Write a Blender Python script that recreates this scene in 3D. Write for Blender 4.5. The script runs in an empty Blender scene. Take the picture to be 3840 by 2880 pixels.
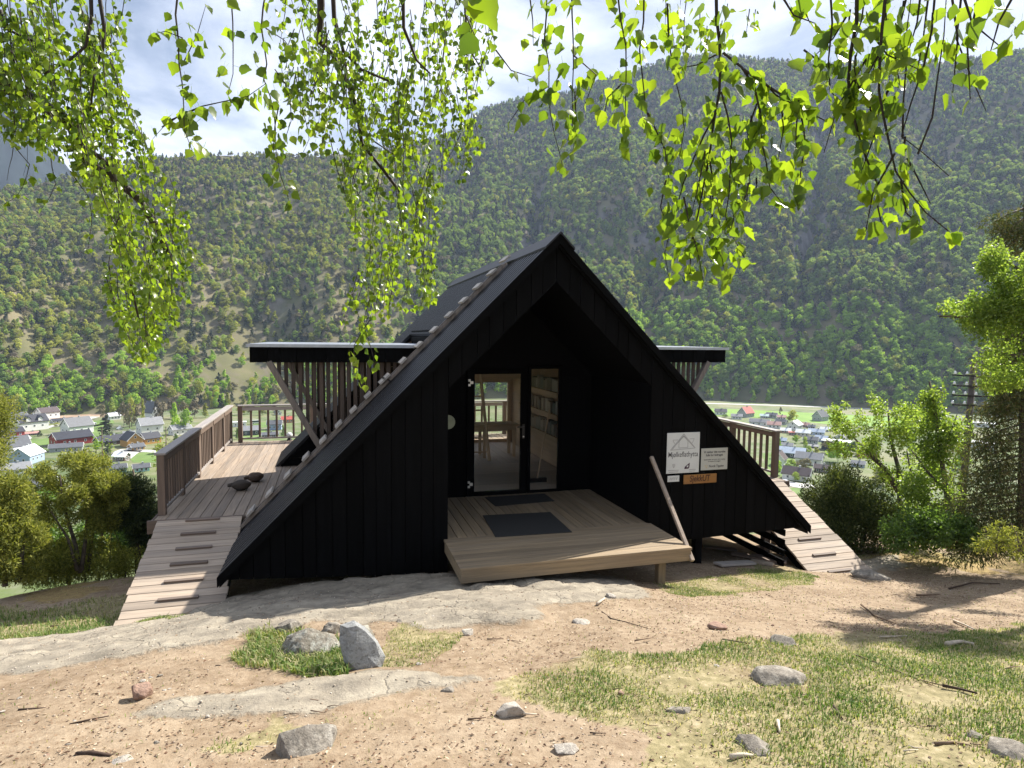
import bpy, bmesh, math, random
import numpy as np
from mathutils import Vector, Matrix, Euler
random.seed(7); RNG = np.random.default_rng(7)
SC = bpy.context.scene; COL = SC.collection
R = math.radians

# ------------------------------------------------------------------ camera, sky, sun, exposure
F_PX, YAW, PITCH, ROLL = 2345.11, R(-16.187), R(-4.18), R(0.64)
CAM = np.array([-2.86, -7.834, 2.592])
def _axes():
    cy, sy, cp, sp = math.cos(YAW), math.sin(YAW), math.cos(PITCH), math.sin(PITCH)
    fwd = np.array([-sy*cp, cy*cp, sp]); rt = np.array([cy, sy, 0.0]); up = np.cross(rt, fwd)
    cr, sr = math.cos(ROLL), math.sin(ROLL)
    return cr*rt + sr*up, -sr*rt + cr*up, fwd
AX_R, AX_U, AX_F = _axes()
cam_d = bpy.data.cameras.new('camera'); cam_d.sensor_width = 36.0; cam_d.lens = 36.0*F_PX/3840.0
cam_d.clip_start = 0.05; cam_d.clip_end = 9000
cam = bpy.data.objects.new('camera', cam_d); COL.objects.link(cam)
cam.matrix_world = Matrix(((AX_R[0], AX_U[0], -AX_F[0], CAM[0]), (AX_R[1], AX_U[1], -AX_F[1], CAM[1]),
                           (AX_R[2], AX_U[2], -AX_F[2], CAM[2]), (0, 0, 0, 1)))
SC.camera = cam

SUN_L = Vector((-0.954, -0.453, -1.0)).normalized()
SUN_EL = math.asin(-SUN_L.z); SUN_AZ = math.atan2(-SUN_L.x, -SUN_L.y)
sun_d = bpy.data.lights.new('sun', 'SUN'); sun_d.energy = 5.0; sun_d.angle = R(0.5); sun_d.color = (1.0, 0.95, 0.87)
sun = bpy.data.objects.new('sun', sun_d); COL.objects.link(sun)
sun.rotation_euler = SUN_L.to_track_quat('-Z', 'Y').to_euler(); sun.location = (20, 10, 30)

W = bpy.data.worlds.new('World'); SC.world = W; W.use_nodes = True
nt = W.node_tree; nt.nodes.clear()
def N(t, typ, **k):
    n = t.nodes.new(typ)
    for a, v in k.items():
        if a in ('inputs',):
            for i, x in v.items(): n.inputs[i].default_value = x
        else: setattr(n, a, v)
    return n
def L(t, a, b): t.links.new(a, b)
sky = N(nt, 'ShaderNodeTexSky', sky_type='NISHITA', sun_disc=False, sun_elevation=SUN_EL, sun_rotation=SUN_AZ, air_density=1.0, dust_density=1.2, ozone_density=1.5)
tc = N(nt, 'ShaderNodeTexCoord')
mp = N(nt, 'ShaderNodeMapping'); mp.inputs['Scale'].default_value = (1.0, 1.0, 2.6); mp.inputs['Location'].default_value = (0.35, 0.1, 0.2)
L(nt, tc.outputs['Generated'], mp.inputs['Vector'])
cn = N(nt, 'ShaderNodeTexNoise', inputs={'Scale': 2.1, 'Detail': 9.0, 'Roughness': 0.55, 'Distortion': 0.35}); L(nt, mp.outputs[0], cn.inputs['Vector'])
cr = N(nt, 'ShaderNodeValToRGB'); cr.color_ramp.elements[0].position = 0.42; cr.color_ramp.elements[1].position = 0.60
L(nt, cn.outputs['Fac'], cr.inputs['Fac'])
cn2 = N(nt, 'ShaderNodeTexNoise', inputs={'Scale': 5.0, 'Detail': 6.0, 'Roughness': 0.6}); L(nt, mp.outputs[0], cn2.inputs['Vector'])
ccol = N(nt, 'ShaderNodeMixRGB'); ccol.inputs['Color1'].default_value = (2.7, 3.7, 6.4, 1); ccol.inputs['Color2'].default_value = (16.5, 16.7, 17.2, 1)
L(nt, cn2.outputs['Fac'], ccol.inputs['Fac'])
cmix = N(nt, 'ShaderNodeMixRGB'); L(nt, cr.outputs['Color'], cmix.inputs['Fac']); L(nt, sky.outputs['Color'], cmix.inputs['Color1']); L(nt, ccol.outputs['Color'], cmix.inputs['Color2'])
bg = N(nt, 'ShaderNodeBackground', inputs={'Strength': 0.05}); L(nt, cmix.outputs['Color'], bg.inputs['Color'])
wo = N(nt, 'ShaderNodeOutputWorld'); L(nt, bg.outputs[0], wo.inputs['Surface'])
VS = SC.view_settings; VS.view_transform = 'Standard'; VS.look = 'None'; VS.gamma = 1.0; VS.exposure = 1.24; VS.use_curve_mapping = False
SC.render.engine = 'CYCLES'
SC.cycles.max_bounces = 8; SC.cycles.diffuse_bounces = 4; SC.cycles.glossy_bounces = 3; SC.cycles.transmission_bounces = 6
SC.cycles.transparent_max_bounces = 8; SC.cycles.volume_bounces = 0; SC.cycles.caustics_reflective = False; SC.cycles.caustics_refractive = False

# ------------------------------------------------------------------ helpers
def unproj(px, py, d):            # full-size photo pixel, distance in metres along the ray -> world point
    v = (px-1920)/F_PX*AX_R - (py-1440)/F_PX*AX_U + AX_F
    return CAM + v/np.linalg.norm(v)*d
def ray(px, py): return (px-1920)/F_PX*AX_R - (py-1440)/F_PX*AX_U + AX_F
def on_z(px, py, z):
    v = ray(px, py); return CAM + v*((z-CAM[2])/v[2])
def project(P):                    # (n,3) -> (n,2) photo pixels, depth
    D = np.asarray(P, float) - CAM
    x, y, z = D@AX_R, D@AX_U, D@AX_F
    zz = np.where(np.abs(z) < 1e-6, 1e-6, z)
    return np.stack([1920 + F_PX*x/zz, 1440 - F_PX*y/zz], -1), z
def in_poly(px, py, poly):
    poly = np.asarray(poly, float); inside = np.zeros(px.shape, bool); j = len(poly)-1
    for i in range(len(poly)):
        xi, yi = poly[i]; xj, yj = poly[j]
        c = ((yi > py) != (yj > py)) & (px < (xj-xi)*(py-yi)/((yj-yi) if yj != yi else 1e-9) + xi)
        inside ^= c; j = i
    return inside
_lat = {}
def vnoise(x, y, seed=0):
    if seed not in _lat: _lat[seed] = np.random.default_rng(seed+100).random((256, 256))
    g = _lat[seed]; xi = np.floor(x).astype(int); yi = np.floor(y).astype(int); fx = x-xi; fy = y-yi
    fx = fx*fx*(3-2*fx); fy = fy*fy*(3-2*fy)
    a = g[xi & 255, yi & 255]; b = g[(xi+1) & 255, yi & 255]; c = g[xi & 255, (yi+1) & 255]; d = g[(xi+1) & 255, (yi+1) & 255]
    return (a*(1-fx)+b*fx)*(1-fy) + (c*(1-fx)+d*fx)*fy
def fbm(x, y, seed=0, octv=5, gain=0.5):
    s = 0; a = 1; t = 0
    for o in range(octv):
        s = s + a*(vnoise(x*2**o, y*2**o, seed+o)-0.5); t += a; a *= gain
    return s/t*2
def smooth(a, b, x):
    t = np.clip((x-a)/(b-a), 0, 1); return t*t*(3-2*t)

def mesh_np(name, verts, faces, mat=None, smooth_=False):
    me = bpy.data.meshes.new(name)
    verts = np.asarray(verts, np.float32); faces = np.asarray(faces, np.int32)
    k = faces.shape[1]
    me.vertices.add(len(verts)); me.vertices.foreach_set('co', verts.ravel())
    me.loops.add(faces.size); me.loops.foreach_set('vertex_index', faces.ravel())
    me.polygons.add(len(faces)); me.polygons.foreach_set('loop_start', np.arange(0, faces.size, k, dtype=np.int32))
    me.polygons.foreach_set('loop_total', np.full(len(faces), k, np.int32))
    if smooth_: me.polygons.foreach_set('use_smooth', np.ones(len(faces), bool))
    me.update(calc_edges=True)
    if mat: me.materials.append(mat)
    return me
def fattr(me, name, vals):
    a = me.attributes.new(name, 'FLOAT', 'POINT'); a.data.foreach_set('value', np.asarray(vals, np.float32))
class MB:
    def __init__(s): s.v = []; s.f = []
    def add(s, vs, fs):
        o = len(s.v); s.v += [tuple(map(float, p)) for p in vs]; s.f += [tuple(i+o for i in f) for f in fs]; return s
    def box(s, x0, x1, y0, y1, z0, z1):
        return s.add([(x0,y0,z0),(x1,y0,z0),(x1,y1,z0),(x0,y1,z0),(x0,y0,z1),(x1,y0,z1),(x1,y1,z1),(x0,y1,z1)],
                     [(0,3,2,1),(4,5,6,7),(0,1,5,4),(1,2,6,5),(2,3,7,6),(3,0,4,7)])
    def prism(s, poly, axis, a, b):   # polygon extruded along an axis; poly in the two other axes (in order)
        n = len(poly)
        def P(q, t):
            q = list(q); q.insert(axis, t); return q
        vs = [P(q, a) for q in poly] + [P(q, b) for q in poly]
        fs = [tuple(range(n-1, -1, -1)), tuple(range(n, 2*n))] + [(i, (i+1) % n, n+(i+1) % n, n+i) for i in range(n)]
        return s.add(vs, fs)
    def beam(s, p, q, w, h, up=(0, 0, 1)):
        p = Vector(p); q = Vector(q); d = (q-p).normalized(); u = Vector(up)
        sx = d.cross(u); sx = sx.normalized() if sx.length > 1e-5 else Vector((1, 0, 0)); uz = sx.cross(d).normalized()
        vs = [e + sx*(i*w/2) + uz*(j*h/2) for e in (p, q) for i, j in ((-1,-1),(1,-1),(1,1),(-1,1))]
        return s.add(vs, [(0,1,2,3),(7,6,5,4),(0,4,5,1),(1,5,6,2),(2,6,7,3),(3,7,4,0)])
    def tube(s, pts, radii, n=6, cap=True):
        pts = [Vector(p) for p in pts]; rings = []
        for i, p in enumerate(pts):
            d = (pts[min(i+1, len(pts)-1)] - pts[max(i-1, 0)]).normalized()
            a = d.orthogonal().normalized() if i == 0 else (prev - d*prev.dot(d)).normalized()
            prev = a; b = d.cross(a)
            rings.append([p + (a*math.cos(2*math.pi*k/n) + b*math.sin(2*math.pi*k/n))*radii[i] for k in range(n)])
        vs = [q for r in rings for q in r]; fs = []
        for i in range(len(pts)-1):
            for k in range(n): fs.append((i*n+k, i*n+(k+1) % n, (i+1)*n+(k+1) % n, (i+1)*n+k))
        if cap: fs += [tuple(range(n-1, -1, -1)), tuple(range((len(pts)-1)*n, len(pts)*n))]
        return s.add(vs, fs)
    def lathe(s, prof, c=(0, 0, 0), n=12):
        vs = [(c[0]+r*math.cos(2*math.pi*k/n), c[1]+r*math.sin(2*math.pi*k/n), c[2]+z) for r, z in prof for k in range(n)]
        fs = [(i*n+k, i*n+(k+1) % n, (i+1)*n+(k+1) % n, (i+1)*n+k) for i in range(len(prof)-1) for k in range(n)]
        fs += [tuple(range(n-1, -1, -1)), tuple(range((len(prof)-1)*n, len(prof)*n))]
        return s.add(vs, fs)
    def mesh(s, name, mat, bevel=0, smooth_=False):
        me = bpy.data.meshes.new(name); me.from_pydata(s.v, [], s.f)
        if bevel:
            bm = bmesh.new(); bm.from_mesh(me)
            bmesh.ops.bevel(bm, geom=bm.edges[:], offset=bevel, segments=1, affect='EDGES'); bm.to_mesh(me); bm.free()
        me.update()
        if smooth_:
            for p in me.polygons: p.use_smooth = True
        if mat: me.materials.append(mat)
        return me
def link(name, me, parent=None, loc=(0, 0, 0), rot=(0, 0, 0), scale=(1, 1, 1), **tags):
    o = bpy.data.objects.new(name, me); COL.objects.link(o)
    if parent: o.parent = parent
    o.location = loc; o.rotation_euler = rot; o.scale = scale
    for k, v in tags.items():
        if v is not None: o[k] = v
    return o
def thing(name, label, cat, loc=(0, 0, 0), rot=(0, 0, 0), group=None):
    return link(name, None, None, loc, rot, label=label, category=cat, group=group)
def wpart(name, mb, mat, root, bevel=0, smooth_=False, **t):   # a part whose mesh is given in world coordinates
    base = root
    off = Vector((0, 0, 0))
    while base is not None: off += Vector(base.location); base = base.parent
    me = mb.mesh(name, mat, bevel, smooth_) if isinstance(mb, MB) else mb
    c = sum((v.co for v in me.vertices), Vector())/max(1, len(me.vertices))
    me.transform(Matrix.Translation(-c))
    return link(name, me, root, c-off, **t)
_bx = {}
def bpart(name, dims, mat, root, loc, rot=(0, 0, 0), bevel=0.003, **t):   # a box part, sharing mesh data between equal pieces
    off = Vector((0, 0, 0)); b = root
    while b is not None: off += Vector(b.location); b = b.parent
    key = (tuple(round(d, 3) for d in dims), mat.name, bevel)
    if key not in _bx:
        x, y, z = (d/2 for d in dims); _bx[key] = MB().box(-x, x, -y, y, -z, z).mesh(name, mat, bevel)
    return link(name, _bx[key], root, Vector(loc)-off, rot, **t)

# ------------------------------------------------------------------ materials
def mat_new(name):
    m = bpy.data.materials.new(name); m.use_nodes = True; t = m.node_tree
    p = t.nodes['Principled BSDF']; return m, t, p
def ramp(t, src, stops):
    r = N(t, 'ShaderNodeValToRGB'); e = r.color_ramp.elements
    while len(e) < len(stops): e.new(0.5)
    for i, (pos, c) in enumerate(stops): e[i].position = pos; e[i].color = (*c, 1)
    L(t, src, r.inputs['Fac']); return r.outputs['Color']
def mixc(t, fac, a, b, mode='MIX'):
    m = N(t, 'ShaderNodeMixRGB', blend_type=mode)
    for s, v in (('Fac', fac), ('Color1', a), ('Color2', b)):
        if hasattr(v, 'node'): L(t, v, m.inputs[s])
        else: m.inputs[s].default_value = v if isinstance(v, float) else (*v, 1)
    return m.outputs['Color']
def noise(t, vec, scale, detail=4.0, rough=0.55, dist=0.0):
    n = N(t, 'ShaderNodeTexNoise', inputs={'Scale': scale, 'Detail': detail, 'Roughness': rough, 'Distortion': dist})
    if vec is not None: L(t, vec, n.inputs['Vector'])
    return n.outputs['Fac']
def mapping(t, vec, scale):
    m = N(t, 'ShaderNodeMapping'); m.inputs['Scale'].default_value = scale; L(t, vec, m.inputs['Vector']); return m.outputs[0]
def bump(t, p, h, strength=0.3, dist=0.01):
    b = N(t, 'ShaderNodeBump', inputs={'Strength': strength, 'Distance': dist}); L(t, h, b.inputs['Height']); L(t, b.outputs[0], p.inputs['Normal'])
def math_(t, op, a, b=None):
    m = N(t, 'ShaderNodeMath', operation=op)
    for i, v in enumerate((a, b)):
        if v is None: continue
        if hasattr(v, 'node'): L(t, v, m.inputs[i])
        else: m.inputs[i].default_value = v
    return m.outputs[0]

def wood(name, c, axis, var=0.35, rough=0.75, grey=0.0, spec=0.3):
    m, t, p = mat_new(name)
    co = N(t, 'ShaderNodeTexCoord').outputs['Object']; oi = N(t, 'ShaderNodeObjectInfo')
    add = N(t, 'ShaderNodeVectorMath', operation='ADD'); L(t, co, add.inputs[0])
    sc = N(t, 'ShaderNodeVectorMath', operation='SCALE'); sc.inputs[0].default_value = (37, 53, 71); L(t, oi.outputs['Random'], sc.inputs['Scale']); L(t, sc.outputs[0], add.inputs[1])
    s = [26, 26, 26]; s[axis] = 1.3
    g = noise(t, mapping(t, add.outputs[0], tuple(s)), 1.0, 5.0, 0.6, 0.6)
    s2 = [5, 5, 5]; s2[axis] = 0.9
    g2 = noise(t, mapping(t, add.outputs[0], tuple(s2)), 1.0, 3.0)
    dark = tuple(x*(1-var) for x in c); lite = tuple(min(1, x*(1+var*0.7)) for x in c)
    col = ramp(t, g, [(0.3, dark), (0.55, c), (0.75, lite)])
    avg = sum(c)/3
    col = mixc(t, math_(t, 'MULTIPLY', g2, 0.45+grey), col, (avg*0.85, avg*0.83, avg*0.8))
    v = N(t, 'ShaderNodeMapRange', inputs={'To Min': 1-var*0.55, 'To Max': 1+var*0.45}); L(t, oi.outputs['Random'], v.inputs['Value'])
    vc = N(t, 'ShaderNodeCombineColor'); [L(t, v.outputs[0], vc.inputs[i]) for i in range(3)]
    col = mixc(t, 1.0, col, vc.outputs[0], 'MULTIPLY')
    if name.startswith('black'):      # knots and scuffs where the stain has worn
        kn = noise(t, add.outputs[0], 11.0, 3.0, 0.7); col = mixc(t, ramp(t, kn, [(0.70, (0, 0, 0)), (0.80, (0.6, 0.6, 0.6))]), col, (0.022, 0.021, 0.020))
    L(t, col, p.inputs['Base Color']); p.inputs['Roughness'].default_value = rough; p.inputs['Specular IOR Level'].default_value = spec
    bump(t, p, g, 0.35, 0.004); return m
def plain(name, c, rough=0.6, spec=0.4, metal=0.0, var=0.15, scale=6.0):
    m, t, p = mat_new(name)
    co = N(t, 'ShaderNodeTexCoord').outputs['Object']; n = noise(t, co, scale, 4.0)
    L(t, ramp(t, n, [(0.3, tuple(x*(1-var) for x in c)), (0.7, tuple(min(1, x*(1+var)) for x in c))]), p.inputs['Base Color'])
    p.inputs['Roughness'].default_value = rough; p.inputs['Specular IOR Level'].default_value = spec; p.inputs['Metallic'].default_value = metal
    return m
AXN = 'xyz'
BLACK = {a: wood('black_stained_wood_'+AXN[a], (0.0024, 0.0024, 0.0027), a, 0.75, 0.78, 0, 0.09) for a in range(3)}
ROOFB = wood('black_roof_board', (0.014, 0.014, 0.017), 0, 0.35, 0.5, 0, 0.35)
DECK = {a: wood('weathered_deck_'+AXN[a], (0.335, 0.248, 0.170), a, 0.40, 0.75, 0.15) for a in range(3)}
RAMPW = wood('weathered_ramp_plank', (0.41, 0.315, 0.225), 0, 0.40, 0.8, 0.1)
PORCH = {a: wood('porch_wood_'+AXN[a], (0.32, 0.228, 0.125), a, 0.36, 0.75, 0.0) for a in range(3)}
RAILW = {a: wood('brown_rail_wood_'+AXN[a], (0.20, 0.135, 0.095), a, 0.35, 0.7, 0.15) for a in range(3)}
CAPW = {a: wood('grey_cap_wood_'+AXN[a], (0.36, 0.31, 0.275), a, 0.3, 0.55, 0.3, 0.5) for a in range(3)}
SLATW = wood('brown_slat_wood', (0.10, 0.068, 0.048), 2, 0.4, 0.75, 0.1)
BRACEW = wood('brace_wood', (0.25, 0.20, 0.16), 2, 0.4, 0.7, 0.2)
LADW = {a: wood('pale_ladder_wood_'+AXN[a], (0.46, 0.41, 0.35), a, 0.3, 0.75, 0.3) for a in range(3)}
INTW = {a: wood('interior_pine_'+AXN[a], (0.62, 0.42, 0.25), a, 0.2, 0.6) for a in range(3)}
INTF = {a: wood('interior_floor_'+AXN[a], (0.60, 0.48, 0.37), a, 0.25, 0.6, 0.1) for a in range(3)}
METAL = plain('zinc_roof_sheet', (0.42, 0.45, 0.50), 0.35, 0.5, 0.7)
STEEL = plain('galvanised_steel', (0.6, 0.6, 0.58), 0.4, 0.5, 0.6)
DARKM = plain('black_metal', (0.012, 0.012, 0.013), 0.4, 0.5)
RUBBER = plain('dark_rubber_mat', (0.040, 0.039, 0.037), 0.9, 0.2, 0, 0.35, 90)
SIGNW = plain('white_sign_sheet', (0.58, 0.60, 0.585), 0.45, 0.4, 0, 0.04)
SIGNG = plain('grey_sign_sheet', (0.42, 0.43, 0.39), 0.4, 0.4, 0, 0.05)
INK = plain('dark_print', (0.07, 0.07, 0.075), 0.6, 0.2); INKG = plain('grey_print', (0.33, 0.33, 0.33), 0.6, 0.2)
INKP = plain('plum_print', (0.06, 0.03, 0.05), 0.6, 0.2)
OCHRE = wood('varnished_sign_wood', (0.30, 0.125, 0.012), 0, 0.25, 0.35, 0, 0.4); BURN = plain('burnt_lettering', (0.06, 0.018, 0.008), 0.6)
def glass_mat():
    m = bpy.data.materials.new('window_glass'); m.use_nodes = True; t = m.node_tree; t.nodes.clear()
    a = N(t, 'ShaderNodeBsdfTransparent'); a.inputs['Color'].default_value = (0.95, 0.96, 0.95, 1)
    g = N(t, 'ShaderNodeBsdfGlossy'); g.inputs['Roughness'].default_value = 0.01
    fr = N(t, 'ShaderNodeFresnel', inputs={'IOR': 1.2}); mx = N(t, 'ShaderNodeMixShader')
    L(t, fr.outputs[0], mx.inputs['Fac']); L(t, a.outputs[0], mx.inputs[1]); L(t, g.outputs[0], mx.inputs[2])
    o = N(t, 'ShaderNodeOutputMaterial'); L(t, mx.outputs[0], o.inputs['Surface']); return m
GLASS = glass_mat()
def leafmat(name, cols, trans=0.5, tcol=None, rough=0.45, spec=0.4, attr=None, tboost=2.2):
    m = bpy.data.materials.new(name); m.use_nodes = True; t = m.node_tree; p = t.nodes['Principled BSDF']; out = t.nodes['Material Output']
    if attr: src = N(t, 'ShaderNodeAttribute', attribute_name=attr).outputs['Fac']
    else: src = N(t, 'ShaderNodeObjectInfo').outputs['Random']
    n = len(cols); col = ramp(t, src, [(i/(n-1), c) for i, c in enumerate(cols)])
    L(t, col, p.inputs['Base Color']); p.inputs['Roughness'].default_value = rough; p.inputs['Specular IOR Level'].default_value = spec
    if trans > 0:
        tr = N(t, 'ShaderNodeBsdfTranslucent')
        L(t, mixc(t, 1.0, col, tcol or (tboost*0.95, tboost, tboost*0.45), 'MULTIPLY'), tr.inputs['Color'])
        mx = N(t, 'ShaderNodeMixShader', inputs={'Fac': trans}); L(t, p.outputs[0], mx.inputs[1]); L(t, tr.outputs[0], mx.inputs[2]); L(t, mx.outputs[0], out.inputs['Surface'])
    return m
BARK = plain('dark_twig_bark', (0.030, 0.022, 0.018), 0.7, 0.4, 0, 0.4, 12)
BARKG = plain('grey_bark', (0.11, 0.09, 0.07), 0.85, 0.2, 0, 0.5, 14)
BARKW = plain('birch_bark', (0.45, 0.43, 0.40), 0.8, 0.2, 0, 0.5, 5)

# ------------------------------------------------------------------ ground heights
CP = np.array([(-2.86,-7.83,1.0),(-6.5,-7.8,1.0),(1.5,-7.8,.92),(6,-7.8,.65),(-4,-5,.55),(0,-5,.48),(3,-5,.28),(6.5,-5,.0),(-7,-4,.35),
 (-3.85,-1.7,-.08),(-2.3,.1,-.49),(-1.48,-1.15,-.2),(1.12,-.9,-.5),(0,-1.7,-.17),(-4.16,.05,-.60),(-5.2,-.15,-.66),(4.1,-.1,-.90),(5.2,-.18,-.99),
 (2.5,-.7,-.62),(3,-3,-.25),(6,-2.5,-.62),(9,.1,-1.2),(6.8,1.07,-1.22),(8,2.6,-1.5),(-5.8,-1.2,-.37),(-6.7,1.6,-.95),(-6.5,3.2,-1.3),(-8.2,.3,-.75),(-9.5,-3,.1),
 (-6,6,-2.6),(0,3,-.95),(0,7,-2.4),(4,4,-1.55),(-4,4,-1.5),(6,8,-3.6),(-9,5,-2.4),(10.5,4.5,-2.4),(-1.5,-3.2,.17),(11,-3,-.8)])
def _tps_k(r2): return 0.5*r2*np.log(r2+1e-9)
def _fit():
    n = len(CP); d2 = ((CP[:,None,:2]-CP[None,:,:2])**2).sum(-1); A = np.zeros((n+3, n+3)); A[:n,:n] = _tps_k(d2) + np.eye(n)*0.02
    A[:n,n] = 1; A[:n,n+1:] = CP[:,:2]; A[n,:n] = 1; A[n+1:,:n] = CP[:,:2].T
    return np.linalg.solve(A, np.r_[CP[:,2], 0, 0, 0])
TW = _fit()
def ground_base(x, y):
    x = np.asarray(x, float); y = np.asarray(y, float); s = TW[len(CP)] + TW[len(CP)+1]*x + TW[len(CP)+2]*y
    for (cx, cy, _), w in zip(CP, TW): s = s + w*_tps_k((x-cx)**2+(y-cy)**2)
    q = y-2.0
    far = np.where(q > 0, np.maximum(-1.3-0.5*q, -57.6), np.minimum(-1.3-0.19*q, 1.6)) + fbm(x*.15, y*.15, 3, 3)*0.5
    k = np.maximum(np.maximum(smooth(8.5, 13, np.abs(x)), smooth(4.5, 9, y)), smooth(-8.5, -11.5, y))
    return s*(1-k) + far*k
def g1(x, y): return float(ground_base(np.array([x]), np.array([y]))[0])
def ground_hit(px, py):
    v = ray(px, py); v = v/np.linalg.norm(v); ts = np.linspace(1.5, 40, 1600); P = CAM + ts[:,None]*v
    d = P[:,2] - ground_base(P[:,0], P[:,1]); i = int(np.argmax(d < 0)) if (d < 0).any() else 1599
    return P[i]
def PX(pts): return [(x*1.736, y*1.736) for x, y in pts]      # digitised at 2212 px wide
ROCK_P = [PX([(-60,1400),(120,1385),(200,1368),(330,1340),(420,1318),(480,1295),(700,1262),(850,1248),(1000,1240),(1200,1235),(1330,1250),(1420,1285),(1330,1288),(1240,1305),(1150,1318),(1060,1330),(1000,1345),(900,1352),(830,1345),(700,1345),(570,1362),(500,1395),(330,1412),(100,1448),(-60,1470)]),
          PX([(250,1540),(330,1512),(500,1490),(640,1472),(760,1458),(880,1452),(1010,1462),(1100,1472),(960,1490),(800,1505),(700,1528),(560,1545),(400,1556),(300,1556)]),
          PX([(1830,1222),(1900,1205),(1960,1215),(1930,1235),(1850,1240)]), PX([(1020,1310),(1100,1300),(1180,1320),(1120,1350),(1040,1345)])]
GRASS_P = [(PX([(1060,1500),(1130,1465),(1240,1425),(1290,1400),(1420,1410),(1560,1395),(1640,1385),(1850,1368),(2000,1362),(2300,1350),(2300,1700),(1340,1700),(1370,1650),(1420,1600),(1330,1560),(1250,1545),(1150,1520)]), 0.95),
           (PX([(1420,1268),(1500,1248),(1600,1228),(1700,1215),(1760,1225),(1740,1262),(1640,1282),(1500,1290)]), 0.8),
           (PX([(515,1440),(540,1385),(590,1350),(660,1370),(740,1390),(760,1460),(660,1465),(580,1455)]), 1.25),
           (PX([(815,1440),(830,1350),(900,1345),(1000,1358),(985,1385),(930,1425),(880,1445)]), 0.9),
           (PX([(430,1612),(520,1590),(600,1545),(640,1560),(600,1600),(500,1625)]), 1.0),
           (PX([(700,1545),(800,1530),(900,1545),(860,1580),(760,1590),(690,1580)]), 0.45),
           (PX([(-40,1410),(-40,1300),(120,1320),(240,1290),(330,1270),(330,1330),(240,1352),(120,1385)]), 1.15),
           (PX([(130,1270),(200,1230),(330,1210),(340,1260),(250,1290)]), 0.5), (PX([(-40,1290),(-40,1180),(120,1200),(300,1195),(300,1225),(100,1262)]), 0.35),
           (PX([(260,1345),(330,1330),(420,1312),(400,1330),(300,1358)]), 0.7),
           (PX([(1840,1195),(2300,1185),(2300,1215),(2000,1205),(1850,1210)]), 0.9), (PX([(850,1540),(980,1520),(1060,1530),(960,1560)]), 0.35)]
MOSS_P = [PX([(1870,1200),(2050,1200),(2300,1205),(2300,1245),(2100,1235),(1900,1222)]), PX([(30,1290),(120,1262),(230,1262),(200,1290),(80,1305)])]
def region(P, polys, edge=36):
    px, dep = project(P); x = px[:,0] + (fbm(P[:,0]*3, P[:,1]*3, 21, 4))*edge*2.2; y = px[:,1] + (fbm(P[:,0]*3, P[:,1]*3, 31, 4))*edge
    return x, y, dep
def masks(P):
    x, y, dep = region(P, None); ok = dep > 0.5
    rock = np.zeros(len(P)); grass = np.zeros(len(P)); moss = np.zeros(len(P))
    for q in ROCK_P: rock[in_poly(x, y, q) & ok] = 1
    for q, w in GRASS_P: m = in_poly(x, y, q) & ok; grass[m] = np.maximum(grass[m], w)
    for q in MOSS_P: moss[in_poly(x, y, q) & ok] = 1
    under = (np.abs(P[:,0]) < 4.3) & (P[:,1] > -1.2)
    return rock, grass, moss
def near_detail(x, y, rock):
    rid = 1-np.abs(fbm(x*1.1+3, y*1.6, 40, 5))*2.0
    led = x*.25 + y*1.5 + fbm(x*.9, y*.9, 58, 4)*1.1; fr = led*1.3 - np.floor(led*1.3)
    rz = fbm(x*.8, y*1.3, 44, 4)*0.06 - np.clip(rid-0.93, 0, 1)*0.35 + fbm(x*5, y*7, 47, 4)*0.018 + (smooth(0, .82, fr)-smooth(.86, 1.0, fr)-.5)*0.045
    dz = fbm(x*2.2, y*2.2, 50, 5)*0.028 + fbm(x*12, y*12, 55, 3)*0.009
    return np.where(rock > 0.5, rz, dz)
def build_ground():
    xs = np.arange(-13, 13.01, 0.05); ys = np.arange(-8.4, 6.01, 0.05)
    X, Y = np.meshgrid(xs, ys); x = X.ravel(); y = Y.ravel(); z = ground_base(x, y)
    P = np.stack([x, y, z], -1); rock, grass, moss = masks(P)
    gr = rock.reshape(X.shape).copy()
    for _ in range(3):
        gr = (gr + np.roll(gr, 1, 0) + np.roll(gr, -1, 0) + np.roll(gr, 1, 1) + np.roll(gr, -1, 1))/5
    r2 = gr.ravel()
    P[:,2] += near_detail(x, y, np.ones_like(r2))*r2 + near_detail(x, y, np.zeros_like(r2))*(1-r2) + r2*0.03
    nx = len(xs); ny = len(ys); i = (np.arange(ny-1)[:,None]*nx + np.arange(nx-1)).ravel()
    me = mesh_np('ground', P, np.stack([i, i+1, i+nx+1, i+nx], -1), ground_mat(), True)
    fattr(me, 'rock', r2); fattr(me, 'grass', np.clip(grass, 0, 1)); fattr(me, 'moss', moss)
    link('ground', me, kind='structure')
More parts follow.
